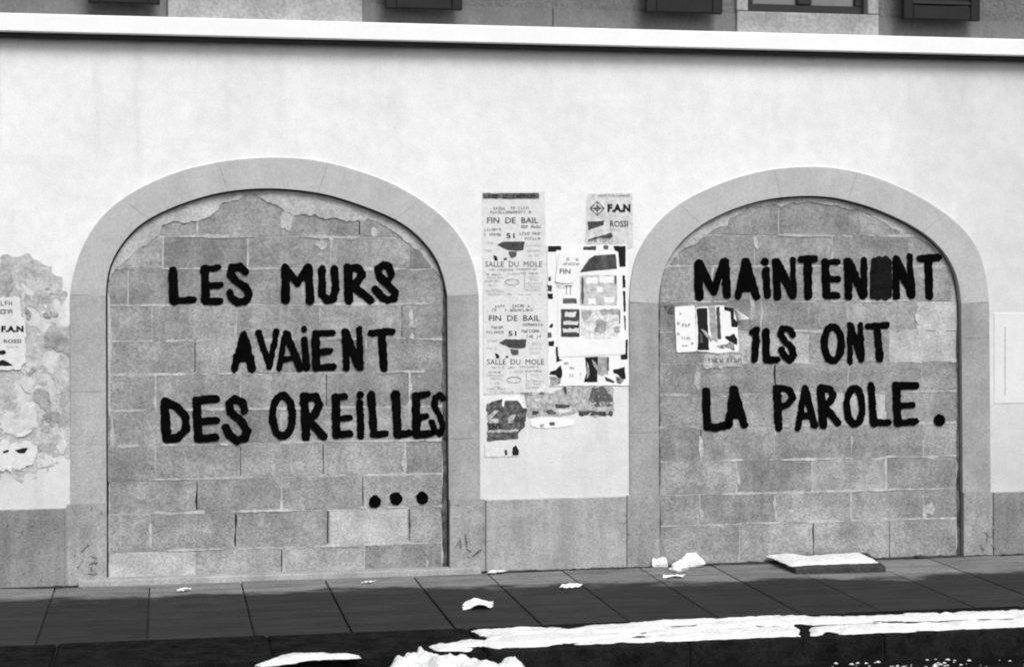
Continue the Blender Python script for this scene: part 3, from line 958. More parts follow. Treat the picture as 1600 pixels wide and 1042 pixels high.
class Poster:
    def __init__(s, outline, Y, mat, label, seed, name='poster', tear=1.2, amp=.0012, group=None, cat='poster'):
        s.Y, s.seed, s.amp = Y, seed, amp
        s.curl = None
        xs = [p[0] for p in outline]; ys = [p[1] for p in outline]
        s.root = empty(name, tuple(onwall((min(xs) + max(xs)) / 2, max(ys), Y)))
        tag(s.root, label, cat, group)
        bpy.context.view_layer.update()
        s.piece('sheet', outline, mat, 0.0, tear, 2.5)

    def put(s, name, v, f, mat, lift, thick=0.0006):
        V = []
        for a, b in v:
            p = onwall(a, b, s.Y)
            V.append((p[0], p[1] - lift - s.amp - wave(p, s.amp, s.seed), p[2]))
        o = mesh_obj(name, V, f, M[mat])
        if thick: solid(o, thick)
        o.parent = s.root
        o.matrix_parent_inverse = s.root.matrix_world.inverted()
        return o

    def piece(s, name, P, mat, lift=.0008, tear=.5, st=1.4, thick=.0006, holes=0.0):
        xs = [p[0] for p in P]; ys = [p[1] for p in P]
        sd_ = s.seed + int(xs[0] * 7 + ys[0] * 3) % 997

        def f(X, Y):
            d = poly_sdf(X, Y, P) + tear * fbm(X / 5, Y / 5, sd_, 3)
            if holes: d = np.maximum(d, (holes - .5 * (1 + fbm(X / 5, Y / 5, sd_ + 4, 3))) * 6)
            return d
        v, fc = march(f, min(xs) - 3, min(ys) - 3, max(xs) + 3, max(ys) + 3, st)
        return s.put(name, v, fc, mat, lift, thick) if fc else None

    def rect(s, x0, y0, x1, y1, mat, name='printed_panel', **k):
        return s.piece(name, [(x0, y0), (x1, y0), (x1, y1), (x0, y1)], mat, **k)

    def text(s, body, x0, y0, x1, y1, mat='ink', lift=.0012, bold=.02, name='printed_text'):
        cu = bpy.data.curves.new('t', 'FONT'); cu.body = body; cu.size = 1; cu.offset = bold; cu.resolution_u = 2
        to = bpy.data.objects.new('t', cu)
        me = to.to_mesh()
        co = np.array([(v.co.x, v.co.y) for v in me.vertices]); fc = [tuple(p.vertices) for p in me.polygons]
        to.to_mesh_clear(); bpy.data.objects.remove(to); bpy.data.curves.remove(cu)
        mn, mx = co.min(0), co.max(0)
        u = (co - mn) / (mx - mn)
        v = [(x0 + a * (x1 - x0), y1 - b * (y1 - y0)) for a, b in u]
        return s.put(name, v, fc, mat, lift, .0003)

    def lines(s, spans, mat='ink_grey', h=2.6, seed=0, lift=.0012):
        """rows of illegible small print: short strokes of ink, joined as one part"""
        r = random.Random(seed + s.seed)
        v, f = [], []

        def bar(xa, ya, xb, yb):
            q = len(v); v.extend([(xa, ya), (xa, yb), (xb, yb), (xb, ya)]); f.append((q, q + 1, q + 2, q + 3))
        for (x0, x1, y) in spans:
            x = x0; gw = h * .62; t = max(.45, h * .17)
            while x < x1 - gw:
                if r.random() > .14:
                    ya, yb = y - h / 2 + r.uniform(-.2, .2), y + h / 2 + r.uniform(-.2, .2)
                    bar(x, ya, x + t, yb)
                    for yy in r.sample([ya, (ya + yb - t) / 2, yb - t], r.choice((1, 2, 2))): bar(x + t, yy, x + gw, yy + t)
                    if r.random() < .5: bar(x + gw, ya, x + gw + t * .8, yb)
                x += gw + t + r.uniform(.5, .9)
        o = s.put('small_print', v, f, mat, lift, 0)
        o['kind'] = 'stuff'
        return o


def meeting_poster(dx, dy, outline, label, Y, bar):
    p = Poster(outline, Y, 'paper', label, 40 + int(dy), tear=.8, group='twin FIN DE BAIL posters')
    T = lambda x, y: (x + dx + dy * .011, y + dy)

    def R(x0, y0, x1, y1, m, **k): a = T(x0, y0); b = T(x1, y1); p.rect(a[0], a[1], b[0], b[1], m, **k)

    def X(t, x0, y0, x1, y1, m='ink', **k): a = T(x0, y0); b = T(x1, y1); p.text(t, a[0], a[1], b[0], b[1], m, **k)

    def Ln(sp, m='ink_grey', **k): p.lines([(T(a, y)[0], T(b, y)[0], T(a, y)[1]) for a, b, y in sp], m, **k)
    if bar:
        R(754, 302, 842, 311, 'ink_grey', tear=1.0)
        Ln([(757, 781, 306.5), (786, 795, 306.5), (801, 839, 306.5)], 'ink', h=6.5, seed=3, lift=.0018)
    Ln([(771, 793, 326), (798, 825, 325.5), (766, 832, 332)], 'ink', h=4.2, seed=1)
    X('FIN  DE  BAIL', 761, 340, 841, 349, 'ink_dark', bold=.012)
    Ln([(814, 846, 354.5), (812, 846, 365), (820, 846, 373)], 'ink', h=4.2, seed=5)
    Ln([(757, 786, 359), (757, 784, 366.5)], 'ink_mid', h=4.0, seed=6)
    X('51', 791, 364.5, 804, 372.5, 'ink')
    p.piece('printed_photo', [T(*q) for q in ((777, 383), (786, 377.5), (820, 377.5), (818, 391), (808, 392), (793, 391))], 'ink_mid', tear=.8, st=1.2)
    p.piece('printed_photo', [T(*q) for q in ((794, 392.5), (807.5, 393.5), (806.5, 402), (799, 403), (796, 400))], 'ink_grey', tear=1.2, st=1.2)
    p.piece('printed_mark', [T(*q) for q in ((770.5, 399), (776, 401), (778, 407), (773, 408))], 'ink', tear=.6, st=1)
    p.piece('printed_mark', [T(*q) for q in ((786, 404), (791, 402.5), (792, 406.5), (788, 407))], 'ink_grey', tear=.5, st=1)
    X('SALLE  DU  MOLE', 758, 408.5, 847, 417, 'ink_dark', bold=0)
    Ln([(807, 838, 420.8), (765, 802, 421.5), (812, 845, 427), (760, 782, 429)], 'ink_grey', h=2.8, seed=8)
    Ln([(758, 778, 446), (826, 846, 433), (828, 843, 437.5), (768, 780, 452)], 'ink_pale', h=2.6, seed=9)
    Ln([(757, 786, 434), (757, 783, 439), (759, 788, 455), (794, 815, 428), (822, 847, 443), (822, 845, 448), (822, 846, 453), (762, 800, 460), (759, 775, 380), (822, 847, 384), (824, 846, 392), (826, 842, 399), (757, 772, 392)], 'ink_pale', h=3.2, seed=15)
    e = [T(a, b) for a, b in ell(800, 441, 11, 4.4)]
    ring = [(a, b) for a, b in e]

    def f(XX, YY):
        d = np.full(XX.shape, 1e3)
        for a, b in zip(ring[:-1], ring[1:]): d = np.minimum(d, seg_d(XX, YY, *a, *b)[0])
        return d - .8 + .6 * fbm(XX / 3, YY / 3, 5)
    v, fc = march(f, min(q[0] for q in e) - 2, min(q[1] for q in e) - 2, max(q[0] for q in e) + 2, max(q[1] for q in e) + 2, .9)
    p.put('printed_ring', v, fc, 'ink_pale', .0012, .0003)
    R(819, 428, 820, 455, 'ink_pale', tear=.1, st=.6)
    Ln([(811, 829, 462), (841, 849, 461)], 'ink', h=3.8, seed=12)
    return p


meeting_poster(0, 0, [(753, 300), (851, 299), (855, 466), (755, 468)], 'upper FIN DE BAIL text poster, headed by a grey bar', -.001, True)
p = meeting_poster(1.2, 152.5, [(755, 462), (856, 461), (858, 613), (756, 616)], 'lower FIN DE BAIL text poster, without a grey bar', -.0024, False)


def emblem(p, cx, cy, r):
    """diamond badge drawn in broken lines with four small petals"""
    def f(X, Y):
        u = np.abs(X - cx) + np.abs(Y - cy)
        d = np.abs(u - r) - 1.0
        d = np.minimum(d, np.abs(u - r * .45) - .8)
        d = np.minimum(d, np.maximum(np.minimum(np.abs(X - cx), np.abs(Y - cy)) - .6, u - r))
        return d + .9 * fbm(X / 2.5, Y / 2.5, 31)
    v, fc = march(f, cx - r - 2, cy - r - 2, cx + r + 2, cy + r + 2, .8)
    p.put('emblem', v, fc, 'ink_mid', .0012, .0003)


# bill with the diamond badge, beside the right archway
p = Poster([(917, 303), (988, 302), (989, 388), (914, 389)], -.001, 'paper_weathered' if 'paper_weathered' in M else 'paper', 'pale bill with a diamond badge and bold initials beside the right archway', 70, tear=1.6)
p.lines([(926, 984, 306)], 'ink_grey', h=3, seed=1)
emblem(p, 933, 326, 11)
p.text('F.A.N', 949, 319, 985, 332, 'ink', bold=.06)
p.piece('printed_photo', [(918, 346), (944, 345), (943, 352), (930, 356), (919, 360)], 'ink_mid', tear=1.2, st=1)
p.text('ROSSI', 953, 345, 981, 355, 'ink_mid')
p.lines([(953, 981, 359)], 'ink_pale', h=3, seed=3)
p.piece('printed_mark', [(949, 366), (955, 364), (958, 370), (953, 373), (936, 372), (920, 377), (919, 374), (937, 369)], 'ink_mid', tear=.8, st=1)
p.lines([(919, 935, 376), (937, 960, 376)], 'ink_mid', h=5, seed=5)
p.lines([(918, 974, 383)], 'ink_grey', h=3.5, seed=6)

# large white poster with scattered black printing, under the others
p = Poster([(855, 383), (980, 382), (983, 602), (857, 603)], -.0048, 'paper_white', 'large white poster with black marks along its edges, mostly covered by another sheet', 90, tear=1.2)
p.rect(856, 384.5, 877, 393.5, 'ink')
p.rect(911.5, 385, 931, 391, 'ink_mid', tear=1)
p.rect(943, 384, 950, 390, 'ink_grey', tear=1.2)
p.piece('printed_panel', [(958, 384.5), (977.5, 384.5), (977.5, 417), (968, 417), (966, 395), (960, 391)], 'ink')
p.piece('printed_panel', [(970, 430), (977, 430), (977.5, 449), (973, 450), (970.5, 440)], 'ink', tear=1.5, st=1)
p.piece('printed_panel', [(971.5, 455), (977, 455), (977.5, 486), (974, 488)], 'ink', tear=.6, st=1)
p.piece('printed_panel', [(974, 493), (977.5, 493), (978, 517), (976, 517)], 'ink_grey', tear=.6, st=1)
p.piece('printed_mark', [(856.5, 434), (860.5, 432), (861, 439), (857, 440)], 'ink', tear=.8, st=.8)
p.rect(855.5, 446, 862, 455, 'ink_mid', tear=1.6, st=.9)
p.rect(856, 458.5, 863.5, 467, 'ink', tear=.8, st=1)
p.piece('printed_mark', [(860, 506), (864.5, 505), (863, 512), (858, 512)], 'ink', tear=.8, st=.8)
p.rect(856, 519, 862, 527, 'ink_grey', tear=1.4, st=.9)
p.rect(857, 533, 865.5, 541, 'ink', tear=.8, st=1)
p.piece('printed_panel', [(868, 542), (873, 542), (874, 561), (880, 562), (869, 566)], 'ink', tear=.5, st=1)
p.piece('printed_panel', [(977.5, 531), (981, 530), (980.5, 561), (970, 562), (969.5, 555), (977, 553)], 'ink', tear=.5, st=1)
p.piece('printed_photo', [(876, 570), (878, 578), (878, 590), (873, 591), (868, 586), (859, 585), (859, 580), (868, 578)], 'ink', tear=1, st=1)
p.piece('printed_photo', [(859, 588), (867, 588), (877, 592), (876, 600), (860, 602)], 'photo', tear=2.4, st=1)
p.piece('printed_photo', [(914, 558), (934, 557), (934, 571), (933, 597), (912, 597), (916, 583)], 'ink', tear=.8, st=1)
p.piece('printed_photo', [(917, 564), (920, 573), (921, 584), (917, 592), (916, 578)], 'ink_pale', lift=.0018, tear=.8, st=1)
p.piece('printed_photo', [(924, 560), (930, 566), (944, 586), (940, 588), (928, 572)], 'ink_pale', lift=.0018, tear=.8, st=1)
p.rect(934.5, 557.5, 950, 585, 'ink_pale', tear=1.0)
p.rect(948, 557.5, 951.5, 579, 'ink_grey', lift=.0018, tear=.5, st=1)
p.piece('printed_photo', [(945, 589), (956, 593), (961, 596), (958, 599), (947, 595)], 'ink_mid', tear=1.4, st=1)
p.piece('printed_photo', [(958, 578), (970, 575), (976, 573), (978, 592), (972, 593), (965, 585), (959, 583)], 'ink', tear=1, st=1)
p.piece('printed_photo', [(963, 588), (970, 590), (976, 594), (969, 600), (963, 597)], 'photo', tear=2.0, st=1)
p.lines([(881, 888, 568), (890, 897, 575), (882, 899, 586.5), (902, 909, 585)], 'ink_grey', h=4, seed=4)

# sheet pasted over it
p = Poster([(868, 391), (912, 392), (966, 393), (968, 425), (972, 426), (977, 553), (872, 558), (871, 440)], -.0074, 'paper_white', 'white sheet with grey panel and dark caption box, over larger poster', 110, tear=.8)
p.piece('printed_photo', [(906, 426), (920, 405), (929, 399), (962, 397), (964, 420), (920, 424)], 'ink_mid', tear=.5)
p.piece('printed_photo', [(939, 400), (948, 399), (949, 420), (940, 421)], 'ink_grey', lift=.0016, tear=1.5, st=1)
p.piece('torn_flap', [(867, 440), (874, 395), (924, 394), (905, 426), (895, 442), (880, 443)], 'paper_white', lift=.0062, tear=.5)
p.lines([(885, 906, 405.5)], 'ink_grey', h=5, seed=19, lift=.0072)
p.lines([(880, 907, 412.5)], 'ink_grey', h=4, seed=9, lift=.0072)
p.text('FIN', 874, 420, 891, 428, 'ink_grey', lift=.0072)
p.lines([(870, 881, 446), (872, 890, 449)], 'ink_pale', h=4, seed=7)
p.text('TT', 882, 446, 894, 461, 'ink_grey', bold=0)
p.rect(879, 466, 901, 474, 'ink_grey', tear=.8)
p.rect(906, 430, 964, 477, 'halftone2', tear=.6)
p.rect(908, 433, 912, 475, 'ink_grey', tear=1.0, lift=.0016, st=1)
for a, b, c, d in ((916, 433, 934, 443), (937, 432, 959, 442), (919, 466, 931, 475), (944, 464, 960, 473), (933, 448, 942, 457)):
    p.rect(a, b, c, d, 'paper_white', tear=1.5, lift=.0016, st=1.2)
p.rect(960, 431, 963, 444, 'ink_grey', tear=.6, lift=.0016, st=1)
p.rect(876.5, 483, 905.5, 526.5, 'ink_mid', tear=.5)
p.rect(882, 487.5, 900, 495, 'paper', name='printed_mark', tear=2.6, lift=.0018, st=.8)
p.rect(880, 501.5, 903, 507, 'paper', name='printed_mark', tear=2.2, lift=.0018, st=.8)
p.rect(880, 513, 904, 520, 'paper', name='printed_mark', tear=2.8, lift=.0018, st=.8)
p.rect(907.5, 483, 967, 525, 'halftone', tear=.8)
p.piece('printed_photo', [(908, 486), (927, 484), (924, 492), (916, 500), (909, 498)], 'ink_pale', tear=1.6, lift=.0016)
p.piece('printed_photo', [(935, 484), (966, 482), (968, 492), (952, 491), (942, 493)], 'ink_pale', tear=2.4, lift=.0016)
p.piece('printed_photo', [(930, 502), (938, 497), (947, 502), (946, 518), (938, 522), (929, 519)], 'ink_pale', tear=2.4, lift=.0016)
p.piece('printed_photo', [(960, 511), (968, 510), (969, 519), (961, 520)], 'ink_pale', tear=2.0, lift=.0016)
p.rect(967, 484, 969, 506, 'ink_grey', tear=.3, st=.8)
p.lines([(915, 955, 528)], 'ink_pale', h=2, seed=8)

# torn remains under the posters
p = Poster([(820, 616), (862, 613), (880, 606), (905, 601), (958, 598), (960, 648), (930, 652), (905, 645), (880, 650), (824, 652)], -.001, 'paper_grey', 'torn grey strip of old poster running below the white sheets', 130, name='torn_poster', tear=3.0, cat='torn poster')
p.piece('printed_photo', [(868, 632), (890, 631), (890, 637), (868, 638)], 'ink_mid', tear=2)
p.piece('printed_photo', [(832, 641), (842, 641), (842, 647), (832, 648)], 'ink_mid', tear=2)
p.piece('printed_photo', [(850, 641), (862, 640), (870, 647), (855, 648)], 'ink_grey', tear=2)
p.piece('printed_photo', [(925, 606), (945, 604), (957, 622), (955, 634), (930, 636), (920, 622)], 'ink_grey', tear=3, holes=.25)
p.rect(905, 642, 957, 649, 'ink_mid', tear=2, holes=.3)
p.piece('bare_fibre', [(866, 641), (880, 639), (896, 641), (880, 645)], 'paper', tear=1.6)
p.piece('bare_fibre', [(834, 623), (842, 622), (845, 626), (836, 627)], 'paper', tear=1.4)
p.piece('bare_fibre', [(935, 628), (957, 627), (956, 632), (936, 633)], 'paper', tear=1.5)
p.piece('printed_mark', [(879, 605), (884, 604), (886, 615), (883, 617)], 'ink_mid', tear=.8, st=1)
p = Poster([(759, 632), (772, 626), (812, 624), (824, 640), (820, 668), (810, 676), (812, 686), (762, 689), (762, 655)], -.0022, 'paper_dark', 'dark torn remnant of a photo poster low on the pier between the arches', 150, name='torn_poster', tear=3.2, cat='torn poster')
p.text('SNT', 763, 662, 784, 671, 'ink', bold=.03)
p.piece('bare_fibre', [(785, 621), (811, 620), (822, 636), (818, 638), (809, 626), (789, 626), (787, 636), (784, 634)], 'paper_white', tear=1.2, lift=.002)
p.piece('bare_fibre', [(760, 652), (772, 641), (782, 640), (770, 651), (763, 657)], 'paper_grey', tear=1.6)
p.piece('bare_fibre', [(794, 653), (800, 647), (806, 648), (800, 660), (794, 661)], 'paper_grey', tear=1.2)
p.piece('bare_fibre', [(762, 672.5), (808, 670), (812, 674), (762, 676)], 'paper_grey', tear=1.5)
p.piece('bare_fibre', [(764, 654), (779, 653), (780, 661), (764, 661)], 'paper_grey', tear=1.5)
p = Poster([(757, 690), (810, 686), (812, 712), (758, 714)], -.0028, 'paper', 'small pale scrap of paper with two black drops below the dark torn poster', 170, name='poster_scrap', tear=2.0, cat='paper scrap')
p.piece('printed_mark', [(801, 699), (806, 695), (811, 704), (810.5, 711), (801, 711), (800, 706)], 'ink', tear=.5, st=.9)
p.piece('printed_mark', [(788, 703), (792, 702), (793, 710), (789, 711)], 'ink_mid', tear=.7, st=.9)
p = Poster([(827, 654), (866, 651), (898, 656), (897, 665), (860, 669), (830, 667)], -.0028, 'paper_white', 'small white strip of torn paper under the grey torn poster', 190, name='poster_scrap', tear=2.4, cat='paper scrap')
p.piece('printed_mark', [(858, 660), (866, 659), (867, 664), (859, 665)], 'ink_grey', tear=.8, st=.9)
p.piece('printed_mark', [(843, 663), (850, 662), (850, 666), (844, 667)], 'ink_pale', tear=.8, st=.9)

# on the right-hand block wall
BY = IY - .0062
p = Poster([(1054, 479), (1086, 477), (1088, 549), (1057, 551)], BY, 'paper_white', 'narrow white text bill pasted at the left of the right block wall', 210, tear=.5)
p.lines([(1062, 1074, 490)], 'ink_grey', h=5, seed=2)
p.lines([(1058, 1064, 505), (1066, 1079, 508)], 'ink_grey', h=5, seed=3)
p.lines([(1058, 1063, 522), (1065, 1080, 528)], 'ink_grey', h=4, seed=4)
p.lines([(1058, 1077, 540)], 'ink_mid', h=2.4, seed=5)
p.lines([(1080, 1085, 537)], 'ink_mid', h=4, seed=6)
p = Poster([(1087, 480), (1130, 477), (1146, 482), (1152, 505), (1155, 549), (1120, 552), (1088, 548)], BY, 'paper_white', 'torn black and white photo poster with a curled corner, partly covering the painted ILS', 230, tear=1.0)
p.piece('printed_photo', [(1088, 482), (1105, 481), (1106, 510), (1108, 547), (1090, 547), (1091, 520)], 'ink', tear=.8)
p.piece('printed_photo', [(1093, 518), (1097, 523), (1098, 535), (1094, 535)], 'ink_grey', lift=.0018, tear=.9, st=1)
p.piece('printed_photo', [(1095, 514), (1103, 517), (1114, 531), (1110, 534)], 'ink_pale', lift=.0018, tear=.9, st=1)
p.piece('printed_photo', [(1107, 480), (1117, 479), (1121, 535), (1112, 530), (1109, 508)], 'ink_pale', tear=1.6)
p.piece('printed_photo', [(1118.5, 480), (1124, 479), (1127, 530), (1121, 530)], 'ink_mid', tear=.8)
p.piece('printed_photo', [(1131, 478), (1146, 482), (1147, 498), (1153, 504), (1152, 511), (1143, 511), (1141, 487), (1132, 485)], 'ink', tear=.6)
p.piece('printed_photo', [(1132, 526), (1141, 524), (1147, 521), (1152, 531), (1152, 540), (1145, 536), (1134, 530)], 'ink', tear=1.0)
p.piece('printed_photo', [(1119, 540), (1130, 538), (1148, 534), (1147, 547), (1135, 543), (1124, 545)], 'photo', tear=2.2, holes=.2)
# curled corner: a flap that stands off the wall
def flap(p, P, lift, mat):
    n = 9; v = []; f = []
    (ax, ay), (bx, by), (cx, cy) = P
    for i in range(n):
        t = i / (n - 1)
        a = (ax + (bx - ax) * t, ay + (by - ay) * t)
        for k in range(4):
            u = k / 3
            q = (a[0] + (cx - a[0]) * u * .999, a[1] + (cy - a[1]) * u * .999)
            w = onwall(q[0], q[1], p.Y)
            v.append((w[0], w[1] - .004 - lift * math.sin(u * 1.6), w[2]))
    for i in range(n - 1):
        for k in range(3):
            b = i * 4 + k
            f.append((b, b + 1, b + 5, b + 4))
    o = mesh_obj('curled_corner', v, f, M[mat], smooth=True)
    solid(o, .0008)
    o.parent = p.root; o.matrix_parent_inverse = p.root.matrix_world.inverted()
flap(p, [(1148, 483), (1152, 502), (1168, 497.5)], .035, 'paper_white')
p = Poster([(1100, 553), (1118, 551), (1168, 545), (1172, 568), (1150, 573), (1100, 576)], IY - .0042, 'paper_grey', 'grey weathered strip of poster pasted below the torn photo poster', 250, name='torn_poster', tear=2.4, cat='torn poster')
p.lines([(1107, 1162, 563)], 'ink_mid', h=6.5, seed=24)
p.lines([(1108, 1160, 553)], 'ink_mid', h=3, seed=4)
p = Poster([(1037, 478), (1053, 478), (1053, 492), (1042, 490)], IY - .0042, 'paper_dark', 'small dark leftover of a poster at the left edge of the right block wall', 270, name='poster_scrap', tear=2.6, cat='paper scrap')

# far left of the wall
p = Poster([(-42, 462), (31, 464), (33, 492), (41, 498), (40, 565), (31, 577), (-42, 580)], -.0088, 'paper', 'white bill at the left end of the wall with bold F.A.N above ROSSI', 290, tear=3.0)
p.lines([(-30, 28, 474), (-30, 26, 487)], 'ink_mid', h=7, seed=1)
p.text('F.A.N', 2, 509, 37, 519, 'ink', bold=.06)
p.text('ROSSI', 6, 530, 33, 536, 'ink_mid')
p.lines([(10, 30, 542)], 'ink_pale', h=3, seed=2)
p.piece('printed_mark', [(0, 548), (6, 546), (10, 551), (6, 554), (-4, 554)], 'ink', tear=.8, st=1)
p.piece('printed_mark', [(-6, 567), (4, 562), (14, 566), (20, 571), (8, 572), (-4, 571)], 'ink', tear=.8, st=1)
p = Poster([(-20, 690), (8, 688), (20, 696), (44, 690), (60, 700), (58, 716), (42, 732), (10, 735), (-20, 734)], -.0088, 'paper', 'torn white scrap with black marks low at the left end of the wall', 310, name='poster_scrap', tear=8.0, cat='paper scrap')
p.piece('printed_mark', [(22, 703), (45, 699), (38, 708), (30, 708)], 'ink', tear=1.2, st=1)
p.piece('printed_mark', [(4, 705), (14, 702), (14, 706), (6, 708)], 'ink', tear=1, st=1)
p = Poster([(24, 678), (46, 670), (50, 673), (38, 682), (25, 683)], -.0088, 'paper', 'thin pale sliver of paper above the torn white scrap', 330, name='poster_scrap', tear=1.6, cat='paper scrap')

# pale cover plate at the right-hand end of the wall
pl = empty('cover_plate', tuple(onwall(1585, 632))); tag(pl, 'pale painted cover plate on the wall right of the right archway', 'cover plate')
bpy.context.view_layer.update()
def pp(o): o.parent = pl; o.matrix_parent_inverse = pl.matrix_world.inverted(); return o
px0, px1 = WX(1553), WX(1650)
pp(box('plate', px0, px1, -.0035, .0, WZ(1590, 630), WZ(1590, 489), M['plate'], bev=.003))
pp(box('slot', WX(1569.4), WX(1570.6), -.0045, -.0030, WZ(1570, 617), WZ(1570, 511), M['jamb_r']))

# ------------------------------------------------------------------ ground: pavement, kerb, road
side = empty('pavement'); tag(side, 'dark wet slab pavement along the foot of the wall', kind='structure')
ky = onground(1200, 962)[1]              # back edge of the kerb
print('kerb back y', ky, [onground(a, b)[1] for a, b in ((1600, 957), (800, 982), (1000, 1003), (1600, 982))])
kf = onground(1200, 997.5)[1]             # front edge of the kerb
ymid = onground(230, 976)[1]
hx = lambda px: onground(px, 890)[0]
js = [hx(x) for x in (92 + 3, 235, 372, 500, 638, 757, 878, 1004, 1126, 1243, 1385, 1500)]
pitch = (js[-1] - js[0]) / (len(js) - 1)
js = [js[0] - pitch * k for k in range(9, 0, -1)] + js + [js[-1] + pitch * k for k in range(1, 10)]
bed = box('bedding', XL, XR, kf + .02, 0.05, -.2, -.02, M['joint']); bed.parent = side
for k in range(len(js) - 1):
    for (ya, yb, o_) in ((ky + .004, .0, 0.0),):
        g = random.uniform(.002, .0048)
        a, b = js[k] + g + o_, js[k + 1] - g + o_
        zz = [random.uniform(-.003, .002) for _ in range(4)]
        v = [(a, ya, zz[0]), (b, ya, zz[1]), (b, yb, zz[2]), (a, yb, zz[3]), (a, ya, -.03), (b, ya, -.03), (b, yb, -.03), (a, yb, -.03)]
        f = [(0, 1, 2, 3), (4, 7, 6, 5), (0, 4, 5, 1), (1, 5, 6, 2), (2, 6, 7, 3), (3, 7, 4, 0)]
        o = mesh_obj('paving_slab', v, f, M['slab']); bevel(o, .004); o.parent = side
x = XL
while x < XR:
    w = 1.0
    z = .002 + random.uniform(-.002, .002)
    o = box('kerb_stone', x + .003, x + w - .003, kf + random.uniform(-.003, .003), ky + .001, -.25, z, M['kerb'], bev=.012); o.parent = side
    x += w
v = [(-300, -300, -.135), (300, -300, -.135), (300, 300, -.135), (-300, 300, -.135)]
ground = mesh_obj('ground', [(-600, -600, -.16), (600, -600, -.16), (600, 600, -.16), (-600, 600, -.16)], [(0, 1, 2, 3)], M['road'])
tag(ground, kind='structure')
road = mesh_obj('road', [(-60, -9, -.135), (60, -9, -.135), (60, kf + .1, -.135), (-60, kf + .1, -.135)], [(0, 1, 2, 3)], M['road'])
tag(road, 'dark wet asphalt road in front of the kerb', kind='structure')
# doorstep along the foot of the left archway
st = empty('step'); hp(st)
def stp(o): under(o, house); return o
P3 = [WX(122, 920, -.05), WX(752, 893, -.05)]
o = box('threshold', P3[0], P3[1], -.058, IY + .02, GZ, .034, M['plinth_pale'], bev=.006); hp(o)
bpy.data.objects.remove(st)

# recessed cover by the right archway
def ground_prism(name, P, z0, z1, mat, parent=None, bev=.0):
    P = ccw(P); n = len(P)
    v = [(x, y, z1) for x, y in P] + [(x, y, z0) for x, y in P]
    f = [tuple(range(n)), tuple(range(2 * n - 1, n - 1, -1))] + [(i, n + i, n + (i + 1) % n, (i + 1) % n) for i in range(n)]
    o = mesh_obj(name, v, f, mat, parent)
    if bev: bevel(o, bev)
    return o


# ------------------------------------------------------------------ snow
def snow(name, P, zbase, h, label, seed, rough=.03, step=.012, cat='snow', edge=.03, holes=0.0, group=None, cuts=(), front=None):
    xs = [p[0] for p in P]; ys = [p[1] for p in P]

    def f(X, Y):
        d = poly_sdf(X, Y, P) + rough * fbm(X * 6, Y * 9, seed, 4) + rough * 1.1 * fbm(X * 24, Y * 24, seed + 3, 3)
        if front is not None: d = np.maximum(d, front + .012 * fbm(X * 8, X * 0, seed + 40, 3) - Y)
        for C, wd in cuts:
            for a_, b_ in zip(C[:-1], C[1:]):
                dd = seg_d(X, Y, a_[0], a_[1], b_[0], b_[1])[0]
                d = np.maximum(d, wd * (1 + .9 * fbm(X * 9, Y * 9, seed + 31, 3)) - dd)
        if holes: d = np.maximum(d, (holes - .5 * (1 + fbm(X * 7, Y * 20, seed + 9, 3))) * .3)
        return d
    v, fc = march(f, min(xs) - .06, min(ys) - .06, max(xs) + .06, max(ys) + .06, step)
    V = np.array(v)
    D = -f(V[:, 0], V[:, 1])
    zz = zbase + .0015 + h * (1 - np.exp(-np.clip(D, 0, None) / edge)) * (1 + .35 * fbm(V[:, 0] * 9, V[:, 1] * 9, seed + 5, 3)) + h * .1 * fbm(V[:, 0] * 40, V[:, 1] * 40, seed + 6, 2)
    fc = [q[::-1] for q in fc]
    me = [(a, b, c) for (a, b), c in zip(v, zz)]
    # march() winds for a y-down picture; here y runs away from the camera, so flip to face up
    o = mesh_obj(name, me, [q[::-1] for q in fc], M['snow'], smooth=True)
    bm = bmesh.new(); bm.from_mesh(o.data)
    for fa in bm.faces:
        if fa.normal.z < 0: fa.normal_flip()
    bm.to_mesh(o.data); bm.free()
    tag(o, label, cat, group)
    return o


G = lambda pts, z=0.0: [tuple(onground(a, b, z)[:2]) for a, b in pts]
snow('snow_strip', G([(735, 986), (800, 981), (880, 981), (886, 983), (910, 980), (1000, 974), (1100, 968), (1200, 964), (1258, 964), (1268, 966), (1330, 964), (1400, 962), (1500, 957), (1700, 950),
                      (1720, 962), (1720, 979), (1600, 982), (1450, 988), (1310, 993), (1290, 989), (1268, 994), (1250, 996), (1100, 1000), (1000, 1003), (860, 1009), (780, 1013), (750, 1008), (760, 996)], .004),
     .003, .020, 'long bright strip of snow along the top of the kerb', 3, rough=.026, step=.010, holes=.30, front=kf + .004,
     cuts=[(G([(1272, 979), (1330, 975), (1420, 973), (1580, 967)], .004), .022), (G([(1085, 984), (1170, 982), (1250, 979)], .004), .006), (G([(1254, 978), (1258, 992)], .004), .035), (G([(1296, 988), (1304, 990)], .004), .03)])
snow('snow_patch', G([(392, 1040), (420, 1031), (452, 1021), (500, 1022), (560, 1024), (565, 1028), (500, 1031), (455, 1036), (410, 1043)], .004),
     .003, .020, 'thin flat patch of snow on the kerb, leftmost of the snow patches', 7, rough=.018)
snow('snow_heap', G([(584, 1046), (596, 1030), (630, 1018), (644, 1007), (662, 1002), (678, 1009), (702, 1016), (740, 1021), (775, 1026), (800, 1021), (824, 1022), (862, 1050), (700, 1090), (584, 1090)], .03),
     -.135, .168, 'white heap of snow banked against the kerb in the gutter', 9, rough=.022, edge=.032)
snow('snow_patch', G([(672, 1010), (735, 1000), (760, 1003), (752, 1013), (720, 1018), (685, 1017)], .004),
     .003, .016, 'ragged bit of snow on the kerb between the heap and the long strip', 13, rough=.03, holes=.38)
